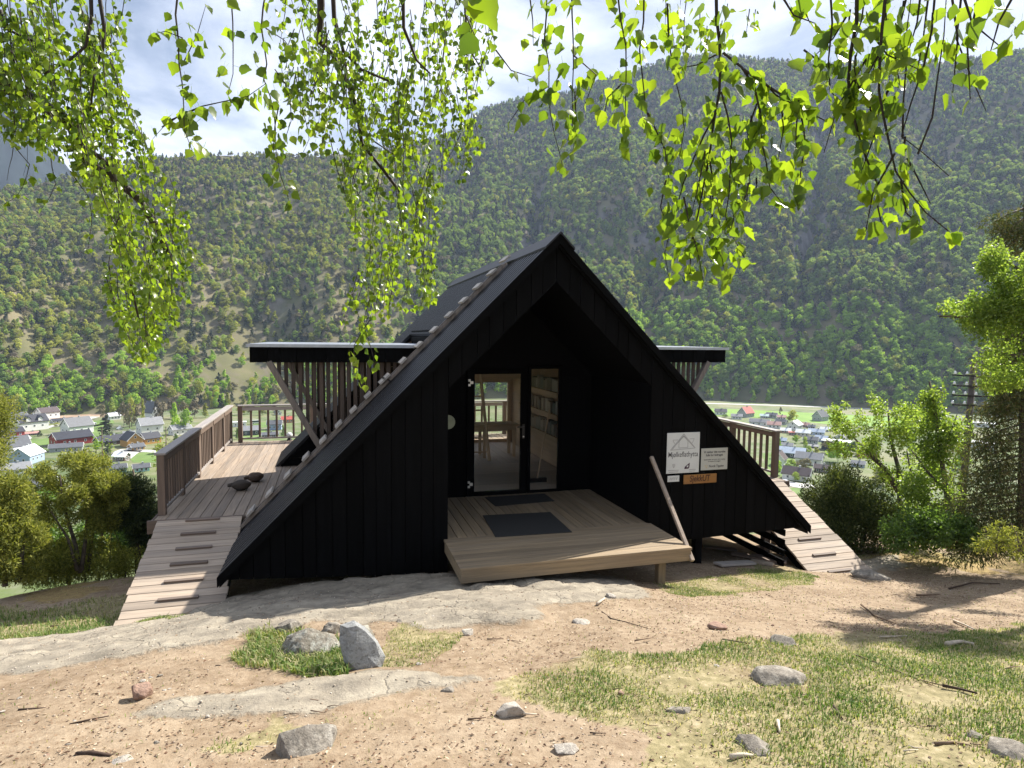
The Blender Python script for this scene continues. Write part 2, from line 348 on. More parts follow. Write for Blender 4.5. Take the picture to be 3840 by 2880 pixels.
def ground_mat():
    m, t, p = mat_new('trodden_earth_and_rock'); geo = N(t, 'ShaderNodeNewGeometry').outputs['Position']
    A = lambda n: N(t, 'ShaderNodeAttribute', attribute_name=n).outputs['Fac']
    n1 = noise(t, geo, 1.3, 6.0, 0.6); n2 = noise(t, geo, 14.0, 6.0, 0.65); n3 = noise(t, geo, 60.0, 4.0, 0.7)
    dirt = ramp(t, n1, [(0.3, (0.18, 0.127, 0.077)), (0.5, (0.275, 0.206, 0.133)), (0.7, (0.36, 0.285, 0.198))])
    dirt = mixc(t, ramp(t, n2, [(0.38, (0, 0, 0)), (0.72, (1, 1, 1))]), mixc(t, 0.38, dirt, (0.15, 0.10, 0.065)), mixc(t, 0.4, dirt, (0.43, 0.345, 0.25)))
    dirt = mixc(t, ramp(t, n3, [(0.6, (0, 0, 0)), (0.72, (0.8, 0.8, 0.8))]), dirt, (0.11, 0.06, 0.035))
    rn = noise(t, mapping(t, geo, (1.0, 2.2, 2.0)), 2.2, 9.0, 0.68); rn2 = noise(t, geo, 9.0, 7.0, 0.7)
    rock = ramp(t, rn, [(0.30, (0.16, 0.14, 0.108)), (0.48, (0.29, 0.252, 0.194)), (0.70, (0.40, 0.355, 0.275))])
    rock = mixc(t, ramp(t, rn2, [(0.42, (0, 0, 0)), (0.75, (0.8, 0.8, 0.8))]), rock, (0.16, 0.14, 0.115))
    vo = N(t, 'ShaderNodeTexVoronoi', feature='DISTANCE_TO_EDGE', inputs={'Scale': 0.8}); wv = N(t, 'ShaderNodeVectorMath', operation='ADD')
    nd = N(t, 'ShaderNodeTexNoise', inputs={'Scale': 2.5, 'Detail': 5.0}); L(t, geo, nd.inputs['Vector'])
    L(t, geo, wv.inputs[0]); L(t, nd.outputs['Color'], wv.inputs[1]); L(t, wv.outputs[0], vo.inputs['Vector'])
    crack = mixc(t, ramp(t, rn, [(.36, (0, 0, 0)), (.52, (1, 1, 1))]), (0.0, 0.0, 0.0), ramp(t, vo.outputs['Distance'], [(0.0, (1, 1, 1)), (0.016, (0, 0, 0))]))
    rock = mixc(t, math_(t, 'MULTIPLY', crack, 0.4), rock, (0.08, 0.066, 0.052))
    grs = ramp(t, n2, [(0.35, (0.14, 0.14, 0.055)), (0.55, (0.27, 0.245, 0.11)), (0.7, (0.42, 0.36, 0.22))])
    mss = ramp(t, n2, [(0.35, (0.22, 0.15, 0.05)), (0.6, (0.34, 0.24, 0.05)), (0.75, (0.30, 0.27, 0.10))])
    rf = ramp(t, math_(t, 'ADD', A('rock'), math_(t, 'MULTIPLY', math_(t, 'SUBTRACT', n2, 0.5), 1.3)), [(0.32, (0, 0, 0)), (0.68, (1, 1, 1))])
    gf = ramp(t, math_(t, 'ADD', A('grass'), math_(t, 'MULTIPLY', math_(t, 'SUBTRACT', n1, 0.5), 1.6)), [(0.45, (0, 0, 0)), (0.95, (0.6, 0.6, 0.6))])
    col = mixc(t, gf, dirt, grs); col = mixc(t, math_(t, 'MULTIPLY', A('moss'), n1), col, mss); col = mixc(t, rf, col, rock)
    L(t, col, p.inputs['Base Color']); p.inputs['Roughness'].default_value = 0.92; p.inputs['Specular IOR Level'].default_value = 0.15
    h = math_(t, 'ADD', math_(t, 'ADD', n2, math_(t, 'MULTIPLY', n3, 0.5)), math_(t, 'MULTIPLY', math_(t, 'MULTIPLY', crack, rf), -0.5)); h = math_(t, 'ADD', h, math_(t, 'MULTIPLY', math_(t, 'MULTIPLY', rn, rf), 1.6)); bump(t, p, h, 0.75, 0.018)
    return m
build_ground()
def build_slope():     # the hillside below and behind the cabin, down to the valley
    rr = np.concatenate([np.linspace(0.01, 12, 8), np.geomspace(12.5, 320, 60)]); th = np.linspace(0, 2*math.pi, 160, endpoint=False)
    Rr, T = np.meshgrid(rr, th, indexing='ij'); x = (Rr*np.cos(T)).ravel(); y = (Rr*np.sin(T)).ravel(); z = ground_base(x, y) - 0.12
    inner = (np.abs(x) < 12.6) & (y > -8.1) & (y < 5.7); z = np.where(inner, z-1.2, z)
    n = len(th); i = np.arange(len(rr)-1)[:,None]*n; k = np.arange(n)
    f = np.stack([i+k, i+n+k, i+n+(k+1) % n, i+(k+1) % n], -1).reshape(-1, 4)
    m, t, p = mat_new('hillside_scrub'); geo = N(t, 'ShaderNodeNewGeometry').outputs['Position']; n1 = noise(t, geo, 0.8, 7.0, 0.65)
    L(t, ramp(t, n1, [(0.35, (0.05, 0.06, 0.025)), (0.55, (0.13, 0.12, 0.05)), (0.7, (0.22, 0.17, 0.10))]), p.inputs['Base Color']); p.inputs['Roughness'].default_value = 0.95
    link('hillside', mesh_np('hillside', np.stack([x, y, z], -1), f, m, True), kind='structure')
build_slope()

# ------------------------------------------------------------------ valley floor, mountain, far peak
VZ = -57.0
def valley():
    def sheet(name, pts, z, mat, th=None):
        mb = MB(); mb.add([(p[0], p[1], z) for p in pts], [tuple(range(len(pts)))]); link(name, mb.mesh(name, mat), kind='structure')
    m, t, p = mat_new('valley_meadow'); geo = N(t, 'ShaderNodeNewGeometry').outputs['Position']
    n1 = noise(t, geo, 0.018, 6.0, 0.6); n2 = noise(t, geo, 0.12, 5.0, 0.6)
    c = ramp(t, n1, [(0.36, (0.06, 0.095, 0.025)), (0.5, (0.10, 0.14, 0.035)), (0.64, (0.17, 0.17, 0.075))]); c = mixc(t, ramp(t, n2, [(0.45, (0, 0, 0)), (0.7, (0.7, 0.7, 0.7))]), c, (0.24, 0.22, 0.17))
    L(t, c, p.inputs['Base Color']); p.inputs['Roughness'].default_value = 0.95
    sheet('valley_floor', [(-1800, 20), (1800, 20), (1800, 1100), (-1800, 1100)], VZ, m)
    def fm(name, a, b, s):
        m, t, p = mat_new(name); geo = N(t, 'ShaderNodeNewGeometry').outputs['Position']
        L(t, ramp(t, noise(t, geo, s, 5.0, 0.6), [(0.35, a), (0.65, b)]), p.inputs['Base Color']); p.inputs['Roughness'].default_value = 0.95; return m
    G = fm('bright_meadow', (0.13, 0.24, 0.035), (0.18, 0.30, 0.05), 0.05); LW = fm('village_lawn', (0.09, 0.16, 0.03), (0.14, 0.21, 0.05), 0.1); BR = fm('ploughed_earth', (0.26, 0.18, 0.12), (0.36, 0.26, 0.18), 0.06)
    RD = fm('pale_asphalt', (0.42, 0.41, 0.39), (0.52, 0.51, 0.49), 0.3)
    Q = lambda pts: [on_z(a, b, VZ)[:2] for a, b in pts]
    sheet('meadow', Q([(2560,1528),(2760,1535),(3120,1552),(3500,1572),(3500,1610),(3110,1592),(2900,1570),(2700,1560),(2540,1556)]), VZ+.06, G)
    sheet('field', Q([(40,1568),(150,1558),(300,1550),(420,1541),(560,1536),(560,1552),(430,1562),(360,1566),(200,1575),(60,1585)]), VZ+.06, BR)
    for q in ([(90,1655),(250,1632),(330,1600),(400,1585),(380,1640),(260,1660),(60,1680)], [(475,1712),(560,1690),(600,1695),(600,1735),(500,1735)], [(20,1752),(120,1742),(150,1760),(20,1768)],
              [(290,1588),(420,1568),(430,1585),(330,1605)], [(940,1590),(1010,1580),(1020,1600),(950,1608)], [(2950,1830),(3010,1830),(3010,1860),(2960,1880)], [(2860,1700),(2960,1690),(3000,1780),(2880,1790)], [(900,1610),(1000,1610),(980,1650),(890,1650)]):
        sheet('lawn', Q(q), VZ+.06, LW)
    def road(pts, w):
        P = [Vector((*on_z(a, b, VZ)[:2], 0)) for a, b in pts]; mb = MB(); vs = []
        for i, q in enumerate(P):
            d = (P[min(i+1, len(P)-1)]-P[max(i-1, 0)]).normalized(); s = Vector((-d.y, d.x, 0))*w/2
            vs += [(q.x+s.x, q.y+s.y, VZ+.12), (q.x-s.x, q.y-s.y, VZ+.12)]
        mb.add(vs, [(2*i, 2*i+1, 2*i+3, 2*i+2) for i in range(len(P)-1)]); link('road', mb.mesh('road', RD), kind='structure')
    road([(-300,1570),(40,1556),(200,1547),(420,1537),(620,1528),(900,1518),(1500,1512),(2200,1512),(2650,1513),(2900,1520),(3150,1529),(3500,1541),(4200,1570)], 8)
    road([(140,1610),(230,1592),(300,1577),(360,1563)], 6); road([(-50,1668),(60,1660),(95,1645),(80,1630)], 6); road([(440,1690),(490,1690),(560,1692),(640,1697)], 6)
    road([(2890,1805),(2940,1810),(3000,1822),(3050,1822)], 9); road([(440,1730),(480,1700),(500,1690)], 9)
valley()

RIDGE = np.array([(-900,470),(-400,425),(0,396),(120,378),(200,354),(330,331),(480,324),(640,328),(760,320),(880,306),(960,288),(1010,260),(1047,228),(1120,207),(1230,193),(1300,167),(1354,153),(1420,129),(1475,116),(1560,112),(1708,127),(1830,131),(1908,130),(2050,126),(2120,114),(2212,103),(2600,76),(3200,120)])*1.736
def _ang(px, py):
    v = np.array([ray(a, b) for a, b in zip(px, py)]); return np.arctan2(v[:,0], v[:,1]), v[:,2]/np.hypot(v[:,0], v[:,1])
RTH, RTAN = _ang(RIDGE[:,0], RIDGE[:,1])
def px_th(x2212, y=1269): return math.atan2(*ray(x2212*1.736, y)[:2])
TH_L, TH_R = RTH[0], RTH[-1]
def foot(th): return 548 + 100*smooth(px_th(300), px_th(1500), th) + 16*fbm(th*9, th*0+1, 60, 3)
def mtn(th, r):
    tan = np.interp(th, RTH, RTAN); k = smooth(px_th(700), px_th(1150), th)
    r0 = foot(th); r1 = 980 + 430*k + 30*fbm(th*5, th*0, 61, 2)
    zr = CAM[2] + r1*tan - 6; t = (r-r0)/(r1-r0); tc_ = np.clip(t, 0, 1)
    z = VZ - 1.6*(1-smooth(0, .02, t)) + (zr-VZ)*(tc_**0.94)
    x = r*np.sin(th); y = r*np.cos(th); env = np.clip(tc_*6, 0, 1)*np.clip((1-tc_)*3.5, 0.0, 1)
    z = z + env*(fbm(x/150, y/150, 62, 5)*34 + (0.5-np.abs(fbm(x/90, y/260, 66, 4)))*20 - 8)
    for px, w, dpt, a, b in ((1152, .010, 26, .10, .42), (1748, .009, 26, .2, .75), (1980, .02, 16, .1, .7), (1420, .025, 14, .1, .8)):
        z = z - dpt*np.exp(-((th-px_th(px)-0.02*fbm(r/60, r*0, 70, 2))/w)**2)*smooth(a-.08, a+.05, tc_)*(1-smooth(b, b+.15, tc_))
    # stepped cliffs on the right-hand mountain
    s = k*np.exp(-((th-px_th(1215))/.05)**2); z = z + s*env*18*smooth(.28, .33, tc_) - s*env*10*smooth(.40, .5, tc_)
    return np.where(t > 1, zr - (r-r1)*0.55, z), tc_
def build_mtn():
    th = np.linspace(TH_L-.25, TH_R+.2, 520); u = np.linspace(0, 1, 170); rr = 500 + u**1.15*1400
    T, Rr = np.meshgrid(th, rr, indexing='ij'); t = T.ravel(); r = Rr.ravel(); z, tt = mtn(t, r); z = np.where(r < 520, VZ-3, z)
    P = np.stack([CAM[0]+r*np.sin(t), CAM[1]+r*np.cos(t), z], -1); m_, n = T.shape
    i = (np.arange(m_-1)[:,None]*n + np.arange(n-1)).ravel()
    m, tr, p = mat_new('wooded_slope_ground'); geo = N(tr, 'ShaderNodeNewGeometry'); pos = geo.outputs['Position']
    n1 = noise(tr, pos, 0.012, 7.0, 0.62); n2 = noise(tr, pos, 0.07, 6.0, 0.65)
    c = ramp(tr, n1, [(0.36, (0.11, 0.115, 0.052)), (0.5, (0.16, 0.15, 0.075)), (0.64, (0.22, 0.18, 0.115))])
    c = mixc(tr, ramp(tr, n2, [(0.5, (0, 0, 0)), (0.66, (0.85, 0.85, 0.85))]), c, (0.17, 0.14, 0.11))
    sl = N(tr, 'ShaderNodeSeparateXYZ'); L(tr, geo.outputs['True Normal'], sl.inputs[0])
    rk = ramp(tr, sl.outputs['Z'], [(0.52, (1, 1, 1)), (0.62, (0, 0, 0))])
    rockc = ramp(tr, noise(tr, mapping(tr, pos, (1, 1, .25)), 0.12, 6.0, 0.7), [(0.35, (0.09, 0.085, 0.08)), (0.65, (0.20, 0.19, 0.18))])
    c = mixc(tr, rk, c, rockc); L(tr, c, p.inputs['Base Color']); p.inputs['Roughness'].default_value = 0.95; p.inputs['Specular IOR Level'].default_value = 0.1
    link('mountain', mesh_np('mountain', P, np.stack([i, i+n, i+n+1, i+1], -1), m, True), kind='structure')
build_mtn()
def far_peak():
    th = np.linspace(px_th(-500), px_th(600), 120); rr = np.linspace(1500, 2600, 40); T, Rr = np.meshgrid(th, rr, indexing='ij'); t = T.ravel(); r = Rr.ravel()
    pk = np.interp(t, [px_th(-500), px_th(-100), px_th(0), px_th(50), px_th(95), px_th(180), px_th(600)], [.36, .335, .318, .30, .262, .20, .12])
    u = (r-1500)/500; z = np.where(u < 1, -57+(2.6+2000*pk+57)*u, 2.6+2000*pk-(u-1)*400) + fbm(t*40, r/200, 80, 4)*40*np.clip(1-np.abs(1-u)*1.0, 0.1, 1)*np.clip(np.abs(1-u)*4, .2, 1)
    P = np.stack([CAM[0]+r*np.sin(t), CAM[1]+r*np.cos(t), z], -1); m_, n = T.shape; i = (np.arange(m_-1)[:,None]*n + np.arange(n-1)).ravel()
    link('far_mountain', mesh_np('far_mountain', P, np.stack([i, i+n, i+n+1, i+1], -1), plain('dark_spruce_slope', (0.02, 0.028, 0.03), 0.95, 0.1, 0, 0.4, 0.01), True), kind='structure')
far_peak()

# ------------------------------------------------------------------ far trees
def crown_mesh(name, seed, mat, kind):
    rg = np.random.default_rng(seed); C = []; U_ = []
    def lump(c, rad, k):
        u = rg.normal(size=(k, 3)); u /= np.linalg.norm(u, axis=1)[:,None]; C.append(np.array(c)+u*np.array(rad)*rg.uniform(.55, 1.08, (k, 1))); U_.append(u)
    if kind == 'round':
        for i in range(11):
            a = rg.random()*6.28; h = rg.random(); q = 0.33*math.sin(math.pi*(0.2+0.75*h))*rg.uniform(.4, 1)
            lump((q*math.cos(a), q*math.sin(a), 0.26+0.60*h), [0.13+0.09*rg.random()]*2+[0.11+0.08*rg.random()], 44)
    elif kind == 'tall':
        for i in range(11):
            h = i/10; a = rg.random()*6.28; q = 0.13*(1-h*.6)*rg.random(); w = 0.20*(1-h)+0.06
            lump((q*math.cos(a), q*math.sin(a), 0.20+0.72*h), [w*(.7+.5*rg.random())]*2+[0.10], 40)
    else:
        for i in range(10):
            h = i/9; w = 0.25*(1-h)+0.02; lump((0.03*rg.normal(), 0.03*rg.normal(), 0.12+0.84*h), [w, w, 0.06], 36)
    C = np.concatenate(C); U_ = np.concatenate(U_); m = len(C); out = U_ + np.stack([C[:,0]*1.5, C[:,1]*1.5, C[:,2]*0+.25], -1) + rg.normal(0, .45, (m, 3)); out /= np.linalg.norm(out, axis=1)[:,None]
    ax = np.cross(out, rg.normal(size=(m, 3))); ax /= np.linalg.norm(ax, axis=1)[:,None]; ln = rg.uniform(.06, .12, m)
    side = np.cross(ax, out); a = C-ax*ln[:,None]*.5; c = C+ax*ln[:,None]*.5; b = C+side*ln[:,None]*.42+out*ln[:,None]*.1; d = C-side*ln[:,None]*.42+out*ln[:,None]*.1
    return mesh_np(name, np.stack([a, b, c, d], 1).reshape(-1, 3), np.arange(m*4).reshape(-1, 4), mat)
def trunk_mesh(name, mat): return MB().tube([(0, 0, -0.02), (0.01, 0, 0.3), (0, 0.01, 0.6)], [0.022, 0.016, 0.008], 5).mesh(name, mat)
FM = {'olive': leafmat('olive_birch_crowns', [(0.17, 0.18, 0.05), (0.26, 0.275, 0.065), (0.38, 0.385, 0.09)], .42, rough=0.8, spec=0.1, tboost=1.75),
      'green': leafmat('green_birch_crowns', [(0.12, 0.18, 0.055), (0.19, 0.265, 0.07), (0.29, 0.36, 0.09)], .42, rough=0.8, spec=0.1, tboost=1.75),
      'fresh': leafmat('fresh_green_crowns', [(0.17, 0.27, 0.05), (0.24, 0.36, 0.06), (0.33, 0.45, 0.08)], .45, rough=0.8, spec=0.1, tboost=1.75),
      'dark': leafmat('dark_pine_crowns', [(0.035, 0.05, 0.032), (0.06, 0.078, 0.042), (0.075, 0.09, 0.05)], .1, rough=0.85, spec=0.1, tboost=1.2),
      'bare': leafmat('budding_brown_crowns', [(0.13, 0.11, 0.08), (0.19, 0.165, 0.10), (0.22, 0.20, 0.11)], .2, rough=0.85, spec=0.1, tboost=1.2)}
PROTO = {}
for k, kinds in {'olive': ('round', 'tall'), 'green': ('round', 'tall'), 'fresh': ('round', 'tall'), 'dark': ('cone',), 'bare': ('round',)}.items():
    PROTO[k] = [crown_mesh('crown', 300 + i*7 + len(k), FM[k], q) for i, q in enumerate(kinds)]
TRUNK_FAR = trunk_mesh('trunk', BARKG)
def scatter_forest():
    rg = np.random.default_rng(11); n = 135000
    th = rg.uniform(TH_L, TH_R, n); r = np.sqrt(rg.uniform(555**2, 1560**2, n)); z, t = mtn(th, r)
    x = r*np.sin(th); y = r*np.cos(th); k = smooth(px_th(600), px_th(1100), th)
    z2, _ = mtn(th, r+3); slope = np.abs(z2-z)/3
    d = 0.84 + 0.22*k + fbm(x/70, y/70, 90, 4)*0.9 - np.clip(slope-1.15, 0, 1)*1.2
    d = d - (1-k)*smooth(.0, .1, t)*(1-smooth(.10, .30, t))*smooth(px_th(150), px_th(420), th)*0.55       # open brown ground above the village
    keep = (t > 0.005) & (t < 1.0) & (rg.random(n) < np.clip(d, 0.03, 1)) & (rg.random(n) < (0.62 + .2*(1-k)))
    x, y, z, t, k, th = (a[keep] for a in (x, y, z, t, k, th)); m = len(x)
    u = rg.random(m); mixn = fbm(x/110, y/110, 95, 3)
    kind = np.where(u < 0.48 - .30*k + mixn*.5, 0, np.where(u < 0.82 - 0.05*k + mixn*.2, 1, np.where(u < 0.90, 3, 4)))
    pt = fbm(x/95+9, y/95, 97, 4); kind = np.where((pt > .26) & (rg.random(m) < .4), 3, kind); kind = np.where((t > .55+.12*rg.random(m)) & (k > .4) & (rg.random(m) < .65), np.where(rg.random(m) < .5, 4, 3), kind); kind = np.where((t < 0.14) & (rg.random(m) < .6), 2, kind); kind = np.where((kind == 4) & (k > .5) & (rg.random(m) < .6), 1, kind)
    sz = (6.2 + 3.8*rg.random(m) + 3.0*k*(1-.6*t))*(1.05 - .30*t) * np.where(kind == 3, 1.05, 1)
    P = np.stack([CAM[0]+x, CAM[1]+y, z-0.4], -1)
    names = ['olive', 'green', 'fresh', 'dark', 'bare']; protos = []; idx = np.zeros(m, np.int32)
    for ki, kn in enumerate(names):
        ids = []
        for me in PROTO[kn]: ids.append(len(protos)); o = bpy.data.objects.new('crown_source', me); protos.append(o)
        sel = kind == ki; idx[sel] = rg.choice(ids, sel.sum())
    me = bpy.data.meshes.new('hillside_forest'); me.vertices.add(m); me.vertices.foreach_set('co', P.astype(np.float32).ravel()); me.update()
    fattr(me, 'size', sz); fattr(me, 'spin', rg.random(m)*6.28); a = me.attributes.new('pick', 'INT', 'POINT'); a.data.foreach_set('value', idx)
    o = link('hillside_forest', me, kind='stuff', label='birch and pine wood covering the far mountainside', category='forest')
    g = bpy.data.node_groups.new('forest_scatter', 'GeometryNodeTree'); g.interface.new_socket('Geometry', in_out='INPUT', socket_type='NodeSocketGeometry'); g.interface.new_socket('Geometry', in_out='OUTPUT', socket_type='NodeSocketGeometry')
    gi = g.nodes.new('NodeGroupInput'); go = g.nodes.new('NodeGroupOutput'); jn = g.nodes.new('GeometryNodeJoinGeometry')
    def na(nm, ty):
        q = g.nodes.new('GeometryNodeInputNamedAttribute'); q.data_type = ty; q.inputs['Name'].default_value = nm; return q.outputs['Attribute']
    size = na('size', 'FLOAT'); spin = na('spin', 'FLOAT'); pick = na('pick', 'INT'); cx = g.nodes.new('ShaderNodeCombineXYZ'); g.links.new(spin, cx.inputs['Z']); sv = g.nodes.new('ShaderNodeVectorMath'); sv.operation = 'SCALE'; sv.inputs[0].default_value = (1.25, 1.25, 1.0); g.links.new(size, sv.inputs['Scale'])
    for i, po in enumerate(protos):
        oi = g.nodes.new('GeometryNodeObjectInfo'); oi.inputs['Object'].default_value = po; oi.inputs['As Instance'].default_value = True
        cmp = g.nodes.new('FunctionNodeCompare'); cmp.data_type = 'INT'; cmp.operation = 'EQUAL'; g.links.new(pick, cmp.inputs[2]); cmp.inputs[3].default_value = i
        ip = g.nodes.new('GeometryNodeInstanceOnPoints'); g.links.new(gi.outputs[0], ip.inputs['Points']); g.links.new(cmp.outputs[0], ip.inputs['Selection'])
        g.links.new(oi.outputs['Geometry'], ip.inputs['Instance']); g.links.new(sv.outputs[0], ip.inputs['Scale']); g.links.new(cx.outputs[0], ip.inputs['Rotation']); g.links.new(ip.outputs[0], jn.inputs[0])
    g.links.new(jn.outputs[0], go.inputs[0]); md = o.modifiers.new('scatter', 'NODES'); md.node_group = g
scatter_forest()
def far_tree(loc, h, w, kind, label, group, name='tree'):
    me = random.choice(PROTO[kind]); t = thing(name, label, 'tree', loc, (0, 0, random.random()*6.28), group)
    s = w/0.85; link('crown', me, t, (0, 0, 0), (0, 0, 0), (s, s, h)); link('trunk', TRUNK_FAR, t, (0, 0, 0), (0, 0, 0), (h*.6, h*.6, h))
    return t
def treeline():
    rg = random.Random(5)
    for i in range(165):
        th = TH_L + .12 + (TH_R-TH_L-.2)*(i+rg.random())/165; right = th > px_th(1250)
        r = float(foot(np.array([th]))[0]) - 6 + rg.random()*34; z = float(mtn(np.array([th]), np.array([r]))[0][0]); z = max(z, VZ)
        kind = rg.choice(['fresh', 'fresh', 'fresh', 'green', 'green', 'olive'] if th < px_th(480) or right else ['olive', 'fresh', 'bare', 'olive'])
        h = rg.uniform(8, 13); far_tree((CAM[0]+r*math.sin(th), CAM[1]+r*math.cos(th), z-.2), h, h*rg.uniform(.6, .85), kind,
            'rounded birch in the tree line where the wooded mountain meets the valley floor', 'trees along the foot of the mountain', 'birch_tree')
treeline()
# ------------------------------------------------------------------ the cabin
APEX = 3.93
def clip_top(x): return APEX - 0.075 - abs(x)
def build_cabin():
    c = thing('cabin', 'black timber A-frame cabin with steep boarded roof and flat side wings', 'cabin', (0, 3.4, -0.45))
    # facade boards
    def low(x):
        ax = abs(x)
        if ax < 1.43: return 3.34 - ax*0.975
        return (-0.45 + (ax-1.43)*0.065) if x < 0 else (-0.30 + (ax-1.43)*0.018)
    edges = [0.0]; ws = [.19, .155, .20, .17]; i = 0
    while edges[-1] < 4.0:
        e = edges[-1] + ws[i % 4]; i += 1
        if edges[-1] < 1.43 < e + .06 and edges[-1] != 1.43: e = 1.43
        edges.append(min(e, 4.06))
        if edges[-1] >= 4.06: break
    rg = random.Random(3)
    for s in (-1, 1):
        for a, b in zip(edges[:-1], edges[1:]):
            g = 0.004; xa, xb = s*(a+g), s*(b-g); mid = (xa+xb)/2
            inside = abs(mid) < 1.43; f = (lambda x: 3.34-abs(x)*.975) if inside else low
            poly = [(xa, f(xa if inside else math.copysign(max(abs(xa), 1.4301), xa))), (xb, f(xb if inside else math.copysign(max(abs(xb), 1.4301), xb))), (xb, clip_top(xb)), (xa, clip_top(xa))]
            if poly[2][1] - poly[1][1] < 0.02: poly[2] = (xb, poly[1][1]+0.02)
            if s < 0: poly = poly[::-1]
            y0 = -0.024 - rg.random()*0.006
            wpart('facade_board', MB().prism([(p[0], p[1]) for p in poly], 1, y0, 0.0), BLACK[2], c)
        bk = MB().prism([(s*1.43, s*0+low(s*1.431)+.01), (s*4.03, low(s*4.03)+.01), (s*4.03, clip_top(4.03)+.03), (0.002*s, clip_top(0)), (0.002*s, 3.34), (s*1.43, 1.95)], 1, 0.004, 0.05); wpart('facade_frame', bk, BLACK[2], c)
    # roof: base panels + boards
    def slope_panel(s, x0, x1, y0, y1, top, th):
        mb = MB(); a = lambda x: top-abs(x)
        return mb.prism([(s*x0, a(x0)), (s*x1, a(x1)), (s*x1, a(x1)-th), (s*x0, a(x0)-th)], 1, y0, y1)
    for s in (-1, 1):
        segs = ((-0.10, 1.95, 4.13, True), (1.955, 5.195, 1.27, False), (5.20, 6.95, 4.13, True))
        for y0, y1, xe, full in segs:
            wpart('roof_panel', slope_panel(s, 0.0, xe, y0+.01, y1-.01, APEX-0.085, 0.06), BLACK[0], c)
            n = max(1, round((y1-y0)/0.160)); p = (y1-y0)/n; ln = (xe-0.03)*math.sqrt(2)
            for k in range(n):
                y = y0 + (k+.5)*p; xm = s*(xe+0.03)/2; zm = APEX - 0.015 - abs(xm)
                bpart('roof_board', (ln, 0.096, 0.052), ROOFB, c, (xm, y, zm-.012), (0, s*math.pi/4, 0), 0.004)
        wpart('ridge_cap', slope_panel(s, 0.0, 0.20, -0.16, 7.02, APEX+0.045, 0.03), ROOFB, c)
        wpart('rake_board', slope_panel(s, 0.0, 4.15, -0.13, -0.101, APEX+0.012, 0.12), BLACK[0], c)
        # end walls of the rear roof section, horizontal boards
        for yy, tag in ((5.22, 0), (6.9, 1)):
            for k in range(16):
                z0 = 0.012 + k*0.152; z1 = z0 + 0.142; xo = APEX-0.13-z1
                if xo < 1.6: continue
                wpart('end_wall_board', MB().prism([(s*1.56, z0), (s*(APEX-0.13-z0), z0), (s*xo, z1), (s*1.56, z1)], 1, yy, yy+.03), BLACK[0], c)
        wpart('dormer_wall', MB().box(*sorted((s*1.21, s*1.25)), 1.94, 5.22, 2.46, 2.72), BLACK[1], c)
        # end wall of the front roof section facing the deck
        wpart('end_wall', MB().prism([(s*1.5, -.3), (s*3.95, -.15), (s*1.5, 2.3)], 1, 1.86, 1.89), BLACK[2], c)
        # entrance lining
        wpart('entrance_wall', MB().box(*sorted((s*1.432, s*1.498)), 0.052, 2.0595, -0.12, 1.97), BLACK[2], c)
        wpart('entrance_ceiling', MB().prism([(s*1.46, 1.96), (0, 3.36), (0, 3.42), (s*1.52, 1.97)], 1, 0.052, 2.05), BLACK[1], c)
        # side wing: flat roof on slats and braces
        w = link('wing', None, c, (s*2.65, 3.6-3.4, 2.35+.45))
        base_ = w
        wpart('wing_soffit', MB().box(*sorted((s*1.32, s*3.96)), 1.99, 5.16, 2.215, 2.24), BLACK[0], w)
        wpart('wing_deck', MB().box(*sorted((s*1.28, s*3.96)), 1.99, 5.16, 2.25, 2.445), BLACK[0], w)
        wpart('wing_roof_sheet', MB().box(*sorted((s*1.26, s*4.03)), 1.915, 5.24, 2.447, 2.468), METAL, w)
        wpart('wing_roof_edging', MB().box(*sorted((s*1.26, s*4.035)), 1.910, 1.914, 2.425, 2.47), METAL, w)
        k = 0; x = 1.40
        while x < 3.99:
            wd = (.22, .18, .25)[k % 3]; x1 = min(x+wd, 3.995)
            for yy in (1.955, 5.165): wpart('wing_fascia_board', MB().box(*sorted((s*(x+.003), s*(x1-.003))), yy, yy+.022, 2.20, 2.445), BLACK[2], w)
            x = x1; k += 1
        y = 1.98
        while y < 5.16: y1 = min(y+.21, 5.163); wpart('wing_fascia_board', MB().box(*sorted((s*3.97, s*3.993)), y+.003, y1-.003, 2.20, 2.445), BLACK[2], w); y = y1
        for yy in (1.99, 5.06):
            sh = 0.04 if s > 0 else 0
            wpart('brace', MB().beam((s*(3.735-sh*2), yy, 2.21), (s*(2.62-sh*2), yy, 0.165), 0.085, 0.10, (0, 1, 0)), BRACEW, w, 0.006)
            for i in range(21):
                x = 3.60 - i*0.1; zb = max(0.03, 2.2-1.834*(3.735-x)+.06)
                if 2.2-zb > .05: wpart('slat', MB().box(s*x-.028, s*x+.028, yy+.05, yy+.072, zb, 2.213), SLATW, w)
    # door wall
    dw = MB(); Y0, Y1 = 2.06, 2.10
    dw.box(-1.43, -.7505, Y0, Y1, -.02, 1.97); dw.box(.2555, .2865, Y0, Y1, -.02, 2.2); dw.box(.8735, 1.50, Y0, Y1, -.02, 1.97); dw.box(-1.50, -1.431, Y0, Y1, -.02, 1.97); dw.box(.286, .874, Y0, Y1, 2.151, 2.2)
    dw.prism([(-1.50, 1.972), (-.7505, 1.972), (-.7505, 2.0855), (.2555, 2.0855), (.2555, 2.2), (.8735, 2.2), (.8735, 1.972), (1.50, 1.972), (0, 3.45)], 1, Y0, Y1)
    wpart('door_wall', dw, BLACK[2], c)
    d = link('door', None, c, (-.25, 2.05-3.4, .45))
    for nm, q in (('stile', (-.75, -.625)), ('stile', (.158, .255))): wpart('door_frame', MB().box(q[0], q[1], 2.02, 2.075, 0.0, 2.085), BLACK[2], d, 0.004)
    for q in ((0.0, .07), (2.008, 2.085)): wpart('door_frame', MB().box(-.624, .157, 2.02, 2.075, *q), BLACK[0], d, 0.004)
